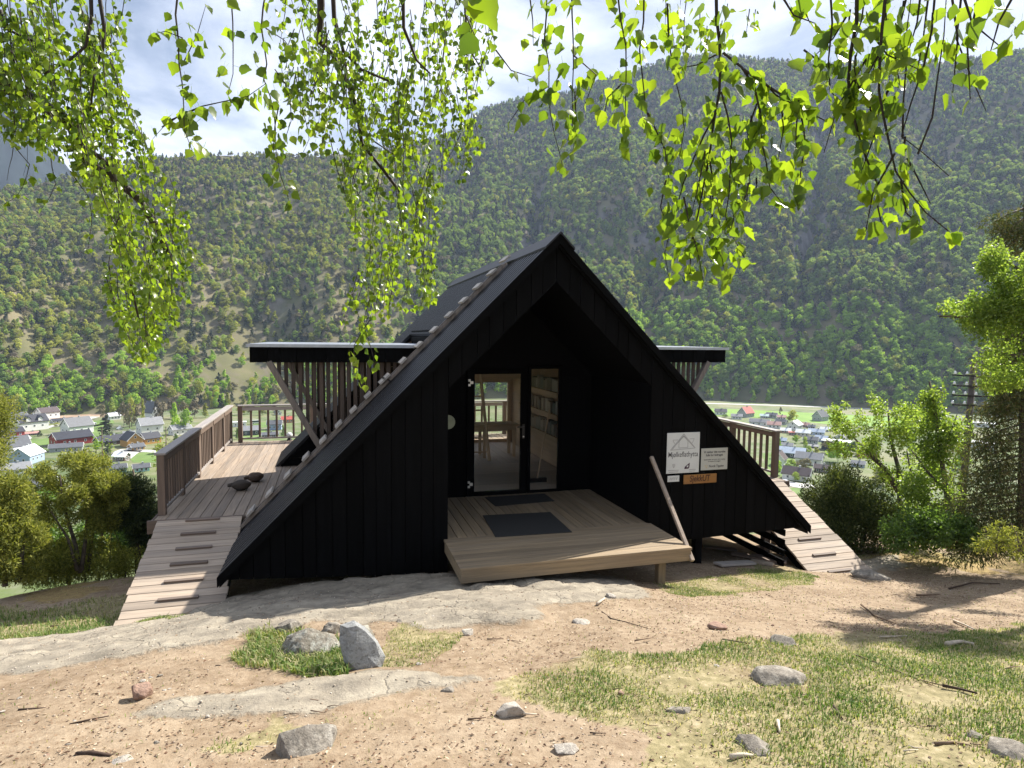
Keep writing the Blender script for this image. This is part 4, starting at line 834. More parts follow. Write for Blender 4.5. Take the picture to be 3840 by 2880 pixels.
HOUSES = [
 (62,1580,56,'white','slate','white house with slate roof at the far left by the valley road',.45),(178,1570,60,'white','brownroof','white farmhouse with brown roof just below the long white bus',.5,False,.7,.42),
 (233,1584,66,'white','black','long low white garage with a dark roof beside the white farmhouse',.35,False,.4,.2,.2),(117,1614,88,'white','black','large white house with dark roof and two dormers above the low red shed',.4,False,.6,.42,.36,2),
 (166,1596,20,'red','whiteroof','tiny red hut with white roof beside the two-dormer house',.3,True),(44,1640,62,'red','black','red barn with black roof at the left edge below the white houses',.4),
 (118,1632,40,'darkred','pinkroof','low dark red shed with pinkish roof in front of the two-dormer house',.1,False,.5,.22,.2),(290,1626,84,'white','slate','white house with wide slate roof right behind the big red house',.5,False,.7,.36,.42),
 (268,1668,116,'red','black','biggest red house with white chimney and black roof on the left lawn',.35,False,.6,.26,.26),(250,1692,98,'grey','slate','grey bungalow with long low roof below the big red house',-.1,False,.5,.2,.2),
 (46,1702,90,'white','slate','white house with broad slate roof half hidden at the left edge',.3,False,.75,.3,.4),(102,1738,72,'blue','whiteroof','pale blue house with white roof above the yellow juniper',-.5,True,.7,.36,.34),
 (84,1706,46,'grey','whiteroof','small grey house with pale roof behind the pale blue house',.3),(58,1785,82,'white','greyroof','white house with grey roof and reddish chimney low at the left',.2),
 (140,1842,110,'darkred','slate','dark red house with slate roof glimpsed through the juniper stems',.1,False,.6,.22,.28),(428,1574,38,'white','whiteroof','all-white shed with pale roof below the white van on the road',.4,False,.7,.42,.3),
 (574,1572,48,'white','slate','white chapel with steep slate roof among the tall thin trees',.6,True,.6,.5,.75),(562,1624,78,'white','greyroof','white house with grey roof and two front windows above the ochre houses',.35,False,.7,.44,.4,0,True,False,'house','house',2),
 (676,1630,72,'white','greyroof','white house with small porch beside the left deck railing',.45,False,.6,.36,.32),(418,1668,102,'brown','black','long dark brown house with white barge boards next to the dark green tree',.45,False,.5,.22,.3),
 (484,1636,34,'darkred','greyroof','small dark shed with light grey roof between brown and ochre houses',.1),(494,1676,58,'ochre','black','ochre house with its gable and three white windows facing the cabin',.35,True,.7,.42,.42),
 (562,1664,62,'ochre','black','right-hand ochre house with black roof and white eaves',.5,False,.8,.38,.32),(512,1688,44,'ochre','slate','ochre garage in front of the ochre gable house',.4,False,.8,.3,.25),
 (456,1728,46,'brown','whiteroof','dark barn with bright metal roof in front of the parked white car',-.6,False,.8,.4,.3),(440,1772,56,'turquoise','slate','turquoise house with slate roof at the left behind the pine',.1),(530,1768,52,'turquoise','slate','turquoise building with slate roof close to the near railing post',.1),
 (450,1612,13,'white','whiteroof','tiny white playhouse beside the dark green round tree',.3,True),
 (940,1632,70,'dark','greyroof','grey-roofed house with red door seen through the far railing',.1),(1030,1612,56,'blue','slate','pale blue house with slate roof seen through the far railing',-.1,False,.7,.45),
 (1078,1585,48,'orange','redroof','orange house with red tile roof seen beside the wing brace',.1),(1042,1556,26,'white','slate','small white gabled house seen above the red tile roof',.2,True),(898,1600,50,'white','whiteroof','big flat white hall beyond the far corner of the railing',0,False,.6,.4,.2,0,False,True),(1012,1640,62,'brown','slate','long dark roofed house low behind the far railing',.1,False,.5,.25,.22),
 (2702,1556,46,'white','black','white house with black hipped roof beyond the right roof edge',.1),(2797,1564,44,'grey','redroof','grey barn with one red roof slope in the green meadow',-.6,True,.7,.34,.5),(2866,1568,30,'grey','mintroof','grey shed with mint green roof at the meadow edge',0),
 (2894,1568,40,'grey','slate','low grey barn right of the mint roofed shed',-.2),(2930,1573,32,'white','pinkroof','white barn with a pale pink roof by the narrow brown tree',.1),(2762,1572,40,'white','greyroof','white house with pale grey roof just above the right railing',.1),
 (2848,1596,76,'white','greyroof','row of pale houses with grey roofs above the right railing',-.1,False,.4),(2902,1606,50,'white','pinkroof','white house with faded pink roof touching the railing top',0),(2930,1592,40,'grey','slate','grey house with steep slate roof behind the faded pink roof',-.4),
 (2980,1610,46,'white','whiteroof','white gabled house left of the dark red building',-.3,True),(3018,1602,32,'darkred','pinkroof','dark red building among white houses near the meadow',-.2),(3044,1606,24,'grey','slate','narrow grey house squeezed beside the dark red building',-.1),
 (2946,1624,36,'orange','whiteroof','low orange brick house with white roof behind the railing end post',0),(2973,1632,28,'red','redroof','bright red box-like shed beside the low orange house',0,False,.6,.45,.15),(3076,1578,42,'grey','slate','grey gabled barn standing alone at the meadow edge',-.5,True,.7,.36,.5),
 (3094,1618,30,'white','whiteroof','tall white house at the left side of the young birch',-.1),(3062,1632,56,'blue','blueroof','long blue-grey house with light roof left of the young birch',-.1,False,.5),(3012,1636,50,'cream','whiteroof','cream house with white roof left of the long blue-grey house',-.1),
 (3040,1664,52,'grey','slate','grey house with slate roof above the two small poplars',-.1),(3080,1656,42,'blue','blueroof','low house with bright blue-grey roof behind the black cube house',-.1),(3046,1680,40,'dark','greyroof','dark bungalow with grey roof between poplar and black cube house',0,False,.5,.25,.2),
 (3152,1660,46,'white','slate','white house with dark pointed gable behind the birch leaves',-.2,True),(3135,1690,98,'dark','whiteroof','large black cube house with flat white roof beside the birch',-.15,False,.6,.42,.2,0,False,True),(2928,1662,40,'grey','blueroof','small house with blue-grey roof right of the railing end post',-.1),
 (2950,1682,42,'white','greyroof','white house with grey roof above the blue sheet-metal roof',0),(2970,1716,96,'dark','blueroof','dark house with wide blue sheet-metal roof and chimney',-.1,False,.6,.24,.28),(2922,1745,48,'white','brownroof','white gabled house with two windows by the right railing post',-.2,True,.7,.5,.5),
 (3034,1742,96,'white','greyroof','white house with grey hipped roof behind the bare-twigged round tree',-.15,False,.6,.3,.3),(3084,1772,56,'brown','brownroof','brown roofed house just above the round juniper',-.1),(2988,1802,102,'white','brownroof','white house with brown roof and round bush in front, nearest on the right',-.2,False,.6,.3,.34,0),
 (3252,1716,70,'red','brownroof','dark red house glimpsed through the birch branches',-.1),(3218,1752,44,'blue','greyroof','pale blue house half hidden behind the birch trunk',-.1),(3662,1686,112,'white','whiteroof','wide white industrial hall behind the dark spruce',0,False,.5,.3,.15,0,False,True),(3690,1602,62,'white','whiteroof','smaller white hall further off behind the dark spruce',0,False,.5,.3,.15,0,False,True)]
for h in HOUSES: house(*h)
def car(px, py, label, col=(.78,.78,.78), L_=4.4, van=False, yaw=1.2, name='car', cat='car', h=1.45):
    p = on_z(px, py, VZ); t = thing(name, label, cat, (p[0], p[1], VZ+.13), (0, 0, yaw)); m = plain('car_paint', col, .25, .6, 0, .03)
    prof = [(-L_/2,.35),(L_/2,.35),(L_/2,.8),(L_*.30,.92),(L_*.16,h),(-L_*.34,h),(-L_/2,.95)] if not van else [(-L_/2,.35),(L_/2,.35),(L_/2,1.1),(L_*.42,h),(-L_/2,h)]
    link('body', MB().prism(prof, 1, -.88, .88).mesh('body', m, .05), t)
    link('windows', MB().prism([(L_*.26,.95),(L_*.15,h-.12),(-L_*.32,h-.12),(-L_*.40,.98)] if not van else [(L_*.46,1.15),(L_*.41,h-.25),(-L_*.45,h-.25),(-L_*.45,1.15)], 1, -.90, .90).mesh('windows', PANE), t)
    wm = MB().lathe([(.31, -.1), (.31, .1)], n=12).mesh('wheel', DARKM)
    for x in (-L_*.31, L_*.31):
        for y in (-.82, .82): link('wheel', wm, t, (x, y, .31), (math.pi/2, 0, 0))
car(425,1538,'white camper van driving on the valley road',(.8,.8,.8),7,True,.1,'van','van',2.7); car(178,1546,'long white coach bus on the valley road at the left',(.85,.85,.85),12,True,.12,'bus','bus',3.1); car(494,1689,'white car parked in front of the ochre garage',L_=4.6,yaw=.5)
car(348,1592,'small white car by the lawn behind the dark green tree',yaw=.4); car(2943,1812,'silver car on the drive below the right railing',(.45,.47,.5)); car(2950,1824,'white car just under the silver car',yaw=.6); car(960,1590,'white caravan on the grass beyond the far railing',(.8,.8,.76),6,True,.2,'caravan','caravan',2.6)
def village_trees():
    def T(px, py, wpx, hpx, kind, label, group=None, name='tree'):
        p = on_z(px, py, VZ); d = math.hypot(p[0]-CAM[0], p[1]-CAM[1]); far_tree((p[0], p[1], VZ), hpx*d/F_PX, wpx*d/F_PX, kind, label, group, name)
    for a in ((400,1650,90,78,'dark','broad dark green tree beside the long brown house'),(362,1692,34,34,'fresh','round bright green bush left of the brown house'),(402,1716,66,52,'dark','dark rounded tree above the near juniper'),(150,1636,28,18,'dark','dark clipped hedge bush beside the low red shed'),
              (12,1660,36,150,'bare','brownish tree at the left edge in front of the red barn'),(2926,1556,13,28,'bare','narrow brown poplar at the meadow edge'),(2972,1586,50,44,'olive','round olive tree among the pale roofs'),(3017,1690,24,50,'green','slender green poplar, upper of two by the bungalow'),(3031,1712,28,38,'green','stubby green poplar, lower of two by the blue metal roof'),
              (2981,1662,24,28,'fresh','small round yellow-green tree in a garden'),(2920,1690,32,50,'fresh','yellow-green tree beside the railing end post'),(2966,1772,50,46,'green','round green garden tree above the brown roof'),(3020,1774,62,52,'bare','bare-twigged round tree in front of the white house'),(2914,1780,44,52,'fresh','pale green shrubby tree below the right railing'),
              (2982,1806,36,34,'green','round green bush in front of the nearest white house'),(3142,1735,96,70,'fresh','big yellow-green tree crown beside the black cube house'),(3105,1700,60,44,'bare','reddish brown shrub beside the white steps'),(700,1625,60,80,'fresh','bright green tree right of the white house by the railing'),(655,1612,60,90,'fresh','bright leafy tree above the left railing'),(1062,1640,22,44,'green','green bush seen through the far railing'),(890,1648,26,40,'green','green hedge bush beyond the far railing corner')): T(*a)
    for px, py, w, h in ((465,1598,34,78),(486,1606,30,84),(494,1600,32,96),(512,1598,34,70),(538,1606,26,96),(590,1590,30,80),(612,1572,34,60),(640,1568,36,64),(690,1570,40,60),(730,1566,44,56),(770,1566,40,50),(905,1556,40,34),(940,1552,40,36),(985,1556,40,40),(388,1570,22,46),(1030,1548,34,30)):
        T(px, py, w, h, random.choice(['bare', 'olive', 'bare']), 'tall thin half-leafed tree in the village below the road', 'half-leafed village trees')
    for px, py, w, h in ((2720,1566,30,12),(2760,1566,22,10),(3005,1600,26,14),(2990,1650,30,16),(3060,1700,40,20),(2900,1720,36,24),(3000,1735,44,18),(3110,1650,24,16),(75,1600,30,16),(215,1600,26,12),(330,1640,40,14),(20,1700,24,30),(160,1770,50,24),(300,1780,60,26),(600,1700,50,30),(660,1660,40,30),(3180,1620,50,34),(3200,1700,70,40),(3420,1700,80,60),(3560,1650,80,60),(3600,1760,110,60),(3500,1800,110,60),(180,1900,120,60),(60,1870,100,50),(330,1860,120,60),(3300,1820,110,60)):
        T(px, py, w, h, random.choice(['green', 'fresh', 'olive']), 'low rounded garden bush between village houses', 'low garden bushes', 'bush')
village_trees()

# ------------------------------------------------------------------ nearby trees and bushes
def rand_unit(n, rg):
    v = rg.normal(size=(n, 3)); return v/np.linalg.norm(v, axis=1)[:,None]
def leaf_quads(C, axis, nrm, Ln, Wd, fold=.18):
    side = np.cross(axis, nrm); side /= np.linalg.norm(side, axis=1)[:,None]+1e-9; nrm = np.cross(side, axis)
    Ln = Ln[:,None]; Wd = Wd[:,None]
    a = C; b = C + axis*Ln*.45 + side*Wd*.5 + nrm*Wd*fold; c = C + axis*Ln; d = C + axis*Ln*.45 - side*Wd*.5 + nrm*Wd*fold
    V = np.stack([a, b, c, d], 1).reshape(-1, 3); i = np.arange(len(C))[:,None]*4
    return V, np.concatenate([i+[0, 1, 2], i+[0, 2, 3]], 0)
def foliage(blobs, n, ln, wd, rg, droop=.3, outward=.5, shell=.35, pal=None):
    ws = np.array([b[1][0]*b[1][1]*b[1][2] for b in blobs])**(2/3); cnt = (ws/ws.sum()*n).astype(int); C = []; A = []; T = []
    for (c, rad), k in zip(blobs, cnt):
        u = rand_unit(k, rg); q = rg.random(k)**shell; lump = .75+.5*vnoise(u[:,0]*3+c[0]*7, u[:,1]*3+u[:,2]*4+c[1]*5, 130)
        C.append(np.array(c)+u*np.array(rad)*(q*lump)[:,None]); ax = u*outward + rand_unit(k, rg)*.7 + np.array([0, 0, -droop]); A.append(ax/np.linalg.norm(ax, axis=1)[:,None])
        T.append(rg.random(k))
    C = np.concatenate(C); A = np.concatenate(A); T = np.concatenate(T); m = len(C)
    V, Fc = leaf_quads(C, A, rand_unit(m, rg), ln*rg.uniform(.6, 1.2, m), wd*rg.uniform(.7, 1.2, m)); return V, Fc, np.repeat(T, 4)
def near_plant(name, label, cat, base, limbs, blobs, n, ln, wd, mat, bark, seed, group=None, **kw):
    rg = np.random.default_rng(seed); t = thing(name, label, cat, tuple(base), group=group); b = np.array(base)
    for i, (pts, r0) in enumerate(limbs):
        m = len(pts); me = MB().tube(pts, [r0*(1-.75*j/(m-1)) for j in range(m)], 7).mesh('trunk' if i == 0 else 'limb', bark, smooth_=True); me.transform(Matrix.Translation(-Vector(base))); link('trunk' if i == 0 else 'limb', me, t)
    V, Fc, T = foliage(blobs, n, ln, wd, rg, **kw); me = mesh_np('crown', V-b, Fc, mat); fattr(me, 'tint', T); link('crown', me, t); return t
M_JY = leafmat('yellow_juniper_sprays', [(.10,.125,.035),(.23,.25,.06),(.42,.41,.10)], .4, rough=.7, spec=.2, attr='tint', tboost=1.3)
M_JG = leafmat('dark_juniper_sprays', [(.03,.05,.018),(.075,.10,.03),(.17,.19,.06)], .3, rough=.7, spec=.2, attr='tint', tboost=1.1)
M_PN = leafmat('blue_green_pine_needles', [(.03,.055,.035),(.07,.10,.055),(.14,.17,.06)], .25, rough=.7, spec=.2, attr='tint', tboost=1.1)
M_BL = leafmat('young_birch_leaves', [(.09,.145,.03),(.15,.22,.045),(.23,.29,.07)], .55, tcol=(2.1,2.1,1.05), rough=.4, spec=.4, attr='tint')
M_BG = leafmat('shaded_shrub_leaves', [(.05,.09,.025),(.09,.15,.04),(.15,.22,.055)], .5, rough=.5, attr='tint', tboost=2.1)
M_SP = leafmat('brownish_spruce_sprays', [(.06,.09,.035),(.13,.15,.06),(.22,.19,.09)], .35, rough=.75, spec=.2, attr='tint', tboost=1.0)
def U(px, py, d): return unproj(px, py, d)
def blob(px, py, d, rpx, sx=1, sz=1, sy=1): r = rpx*d/F_PX; return (tuple(U(px, py, d)), (r*sx, r*sy, r*sz))
def jagged(cx, cy, d, rx, ry, k, seed, rmin=.18, rmax=.36):
    rg = random.Random(seed); out = []
    for i in range(k):
        a = rg.random()*6.28; q = math.sqrt(rg.random())*.8; r = rg.uniform(rmin, rmax)*min(rx, ry)
        out.append(blob(cx+math.cos(a)*q*rx, cy+math.sin(a)*q*ry, d+rg.uniform(-.5, .5)*rx*d/F_PX, r, 1, 1.15))
    return out
def limb_px(*pts): return [tuple(U(*p)) for p in pts]
def vegetation():
    NP = near_plant
    b = U(300, 2140, 12.2); NP('juniper', 'tall yellow-green juniper with several dark bare stems left of the ramp', 'juniper', b,
        [(limb_px((300,2150,12.2),(285,2050,12.2),(240,1900,12.3),(225,1780,12.3)), .04), (limb_px((305,2140,12.1),(320,2030,12.1),(330,1900,12.2),(345,1760,12.2)), .035), (limb_px((330,2140,12.3),(350,1990,12.3),(390,1850,12.3)), .03), (limb_px((290,2140,12),(255,2020,12),(180,1900,12)), .028)],
        jagged(285,1790,12.2,205,100,46,1,.13,.28)+jagged(270,1930,12.4,210,120,36,2,.10,.22)+jagged(410,1900,12.2,80,130,16,3,.2,.35)+jagged(260,2080,12.7,260,60,22,41,.2,.4), 34000, .062, .017, M_JY, BARKG, 1, droop=-.25, outward=.6, shell=.5)
    b = U(20, 2190, 11.5); NP('juniper', 'brownish yellow juniper filling the lower left edge of the view', 'juniper', b, [(limb_px((20,2200,11.5),(10,2000,11.5),(0,1850,11.5)), .035), (limb_px((70,2180,11.4),(85,2060,11.4),(110,1960,11.4)), .04)], jagged(25,1950,11.5,110,210,34,4,.2,.36)+jagged(130,2030,11.4,60,120,14,14,.25,.4)+jagged(60,2140,11.6,120,50,10,44,.3,.5), 24000, .062, .017, M_JY, BARKG, 2, droop=-.25, outward=.6, shell=.5)
    b = U(-10, 1760, 14); NP('juniper', 'dark narrow juniper top rising at the far left edge', 'juniper', U(-30,2250,14), [(limb_px((-30,2250,14),(-20,1800,14),(-10,1500,14)), .04)], jagged(-15,1580,14,55,120,9,5,.5,.8)+jagged(-40,1850,14,80,220,9,6,.4,.6), 12000, .065, .018, M_JY, BARKG, 3, droop=-.2, outward=.6)
    b = U(520, 2120, 12.8); NP('pine_tree', 'bluish dark young pine between the juniper and the left ramp', 'pine', b, [(limb_px((520,2150,12.8),(515,1950,12.8),(500,1760,12.8)), .06), (limb_px((600,2050,12.7),(550,1960,12.7),(520,1880,12.8)), .03)], jagged(510,1900,12.8,110,160,16,7,.22,.4)+jagged(440,1860,12.9,50,110,6,8,.3,.5)+jagged(560,2020,12.8,60,90,6,17,.3,.5), 20000, .085, .014, M_PN, BARKG, 4, droop=-.15, outward=.9, shell=.5)
    NP('shrub', 'dark green scrub on the slope behind the juniper stems', 'shrub', U(260,2200,17), [(limb_px((260,2200,17),(262,2100,17),(270,2000,17)), .04)], jagged(240,2050,17,330,90,30,51,.25,.5)+jagged(520,2010,17,120,100,12,52,.3,.5), 16000, .09, .05, M_BG, BARKG, 61)
    NP('shrub', 'low wispy brush at the plateau edge under the left junipers', 'shrub', U(330,2190,12.9), [(limb_px((x,2190,12.9),(x+random.randint(-14,14),2100,12.9),(x+random.randint(-40,40),random.randint(1960,2040),12.9)), .016) for x in (60,110,160,205,250,320,370,420,470,520,560,600)], jagged(300,2125,12.9,340,55,60,61,.35,.8)+jagged(300,2060,13,330,60,26,62,.2,.4), 22000, .06, .015, M_JY, BARKG, 63, droop=-.2, outward=.6)
    for px, lab in ((380, 'thin leafless brown sapling beside the pine'), (620, 'thin bare sapling stem behind the near railing post')):
        t = U(px, 1800, 15); NP('sapling', lab, 'sapling', U(px, 2100, 15), [(limb_px((px,2100,15),(px+6,1850,15),(px+2,1600,15)), .03), (limb_px((px+5,1850,15),(px-18,1740,15)), .012), (limb_px((px+4,1800,15),(px+28,1700,15)), .012)], [blob(px, 1720, 15, 40, 1, 2)], 350, .05, .03, M_BL, BARKG, px)
    b = U(3190, 2075, 13.4); NP('juniper', 'dark dense rounded juniper bush beside the right ramp', 'juniper', b, [(limb_px((3185,2050,13.4),(3190,1950,13.4),(3170,1850,13.4)), .06), (limb_px((3230,2050,13.4),(3260,1930,13.4),(3270,1860,13.4)), .04)],
        jagged(3180,1915,13.4,212,150,46,9,.24,.40)+jagged(3170,1800,13.4,80,40,6,10,.5,.9)+jagged(3190,2010,13.4,190,50,12,19,.5,.9), 34000, .06, .022, M_JG, BARKG, 5, droop=-.35, outward=.7, shell=.4)
    b = U(3376, 2080, 14.5); NP('birch_tree', 'young forked birch with airy yellow-green crown behind the round juniper', 'birch', b,
        [(limb_px((3376,2080,14.5),(3376,1888,14.5),(3368,1840,14.5)), .09), (limb_px((3368,1840,14.5),(3320,1760,14.5),(3250,1690,14.4),(3200,1640,14.4)), .06), (limb_px((3372,1850,14.5),(3370,1760,14.5),(3340,1650,14.5),(3330,1540,14.5)), .055), (limb_px((3345,1780,14.5),(3270,1720,14.6),(3230,1680,14.6)), .03), (limb_px((3380,1840,14.5),(3420,1790,14.6),(3400,1690,14.6)), .04)],
        jagged(3280,1570,14.5,220,100,38,11,.12,.30)+jagged(3200,1660,14.5,110,70,9,12,.25,.4)+jagged(3360,1720,14.6,110,140,10,13,.16,.3)+jagged(3420,1960,14.3,120,90,8,23,.3,.5), 13000, .05, .036, M_BL, BARKG, 6, droop=.5)
    b = ground_hit(3560, 2050); NP('birch_tree', 'slim upright birch with a pointed top between the forked birch and the spruce', 'birch', b,
        [(limb_px((3560,2060,13),(3565,1950,13),(3530,1720,13),(3500,1500,13),(3485,1430,13)), .06), (limb_px((3545,1840,13),(3470,1760,13.1),(3420,1690,13.1)), .03), (limb_px((3530,1700,13),(3570,1610,13),(3590,1550,13)), .025), (limb_px((3570,1980,12.9),(3575,1880,12.9),(3578,1820,12.9)), .03)],
        jagged(3495,1500,13,60,75,8,21,.35,.5)+jagged(3520,1640,13,110,110,16,22,.22,.4)+jagged(3520,1830,13,130,110,14,24,.22,.4)+jagged(3500,1980,13,130,80,9,25,.3,.5), 11000, .052, .04, M_BL, BARKG, 7, droop=.4)
    b = ground_hit(3420, 2055); NP('shrub', 'low shaded green shrub at the plateau edge under the birches', 'shrub', b, [(limb_px((3420,2060,12),(3430,1990,12),(3450,1930,12)), .03)], jagged(3430,1985,12,150,70,14,26,.4,.6)+jagged(3590,2000,12,80,60,6,27,.4,.6), 7000, .05, .038, M_BG, BARKG, 8)
    b = ground_hit(3800, 2075); rg = random.Random(8); limbs = [(limb_px((3850,2080,12.4),(3850,1700,12.4),(3845,1250,12.4),(3850,720,12.4)), .14)]; bl = []
    for i in range(34):
        y = (1210+i*29) if i < 30 else 780+(i-30)*35; w = 75+ (min(i, 29)*7.5 if i < 30 else 0) + rg.uniform(-35, 45); x1 = 3845-w*rg.uniform(.7, 1.1); dy = rg.uniform(20, 60)
        limbs.append((limb_px((3845,y,12.4),((3845+x1)/2,y+dy*.4,12.2),(x1,y+dy,12.1)), .02))
        for k in range(5): f = .25+.75*k/4; bl.append(blob(3845+(x1-3845)*f, y+dy*f+12, 12.25, 36+14*rg.random(), 1.8, .6))
    NP('spruce_tree', 'dark spruce with drooping brownish boughs at the right edge', 'spruce', b, limbs, bl+jagged(3800,1960,12.4,110,110,10,31,.4,.6)+jagged(3680,2010,12,100,50,6,32,.5,.7), 24000, .085, .018, M_SP, BARKG, 9, droop=.5, outward=.5, shell=.5)
    b = U(4060, 2150, 9.5); NP('birch_tree', 'leafy bright green tree reaching in from the right edge above the spruce', 'birch', b,
        [(limb_px((4060,2150,9.5),(4020,1500,9.5),(3980,1100,9.5),(3930,850,9.5)), .12), (limb_px((4000,1300,9.5),(3800,1180,9.3),(3640,1190,9.2),(3520,1185,9.2)), .035), (limb_px((3985,1120,9.5),(3820,1010,9.4),(3700,930,9.4)), .03), (limb_px((4000,1380,9.5),(3850,1330,9.3),(3730,1330,9.3)), .03)],
        jagged(3790,1010,9.4,140,110,22,33,.16,.34)+jagged(3660,1165,9.3,150,55,18,34,.22,.5)+jagged(3780,1200,9.4,170,150,26,35,.16,.32)+jagged(3770,1370,9.3,130,90,14,36,.2,.4)+jagged(3960,1150,9.5,140,280,16,37,.3,.5), 26000, .036, .027, M_BL, BARKG, 10, droop=.4)
    b = ground_hit(3740, 2085); NP('sapling', 'small pale fern-like sapling in front of the spruce', 'sapling', b, [(limb_px((3735,2090,9.6),(3740,2010,9.6),(3750,1975,9.6)), .012)], [blob(3745, 1990, 9.6, 30, 1, 1.1), blob(3735, 2030, 9.6, 45, 1.2, .6), blob(3690, 2050, 9.6, 30, 1.2, .5)], 700, .06, .016, M_JY, BARKG, 11)
    b = ground_hit(3825, 2060); NP('shrub', 'bare grey twiggy shrub at the right edge of the clearing', 'shrub', b, [(limb_px((3825,2070,9.5),(3815,2010,9.5),(3790,1960,9.5)), .012), (limb_px((3830,2070,9.5),(3840,2000,9.5),(3850,1950,9.5)), .012), (limb_px((3822,2070,9.5),(3800,2030,9.5),(3770,2010,9.5)), .01)], [blob(3835, 2040, 9.5, 40, 1, 1.2)], 500, .07, .01, M_JY, BARKG, 12)
    # a tree outside the frame on the right throws the dappled shade on the clearing
    b = (13.2, .3, g1(13.2, .3)); NP('birch_tree', 'leafy birch just outside the right edge shading the clearing', 'birch', b, [([(13.2,.3,b[2]),(13.2,.4,2),(13.1,.5,5.4)], .12)], [((13.2+random.uniform(-1.6,1.6), .3+random.uniform(-1.3,1.3), 3.6+random.uniform(-1.6,1.8)), (.55,.55,.5)) for _ in range(22)], 9000, .06, .045, M_BL, BARKG, 13)
    p0 = U(3652, 1359, 26); p1 = U(3600, 1960, 26); t = thing('utility_pole', 'weathered wooden telegraph pole with rows of white insulators', 'utility pole', tuple(p1))
    link('pole', MB().tube([(0, 0, 0), Vector(p0)-Vector(p1)], [.115, .095], 10).mesh('pole', wood('weathered_pole', (.10,.08,.065), 2, .3, .8, .2), smooth_=True), t)
    ins = MB().lathe([(.02, -.042), (.052, -.035), (.035, .014), (.03, .042), (.014, .06)], n=10).mesh('insulator', plain('white_glass', (.8,.82,.82), .15, .6), smooth_=True)
    for (y, xs) in ((1408, (3582,3627,3690,3720)), (1447, (3579,3625,3662,3708)), (1483, (3576,3620,3660,3705)), (1519, (3572,3617,3656,3700))):
        a = Vector(U(3570, y-2, 25.8)); b_ = Vector(U(3725, y+6, 25.8)); link('crossarm', MB().beam(a-Vector(p1), b_-Vector(p1), .03, .05).mesh('crossarm', DARKM), t)
        for x in xs: q = Vector(U(x, y-11+(x-3570)*.05, 25.8)); link('insulator', ins, t, q-Vector(p1))
vegetation()

# ------------------------------------------------------------------ hanging birch branches over the camera
def birch_leaf(seed):
    rg = random.Random(seed); bend = rg.uniform(-.25, .3); fold = rg.uniform(.1, .35)
    tt = [0, .07, .18, .32, .46, .60, .74, .88, 1.0]; ww = [0.02, .22, .37, .44, .40, .30, .18, .08, 0.0]
    V = []; Fq = []
    for i, (t, w) in enumerate(zip(tt, ww)):
        j = .03*(1 if i % 2 else -1); y = bend*t*t
        V += [(0, y, -t), (w+j*(0 < i < 8), y+fold*w, -t+.03*(i % 2)), (-w-j*(0 < i < 8), y+fold*w, -t+.03*(i % 2))]
    for i in range(8): a = 3*i; Fq += [(a, a+1, a+4, a+3), (a, a+3, a+5, a+2)]
    o = len(V); V += [(-.012, 0, .42), (.012, 0, .42), (.012, 0, 0), (-.012, 0, 0)]; Fq += [(o, o+1, o+2, o+3)]
    return np.array(V), np.array(Fq)
LEAFS = [birch_leaf(i) for i in range(6)]
M_LEAF = leafmat('birch_leaf', [(.045,.08,.011),(.10,.15,.017),(.155,.205,.022)], .5, tcol=(2.9,2.95,1.05), rough=.33, spec=.5)
M_LEAFS = leafmat('birch_leaf_mass', [(.045,.08,.011),(.10,.15,.017),(.155,.205,.022)], .5, tcol=(2.9,2.95,1.05), rough=.33, spec=.5, attr='tint')
LEAF_ME = [mesh_np('leaf', v, f, M_LEAF, True) for v, f in LEAFS]
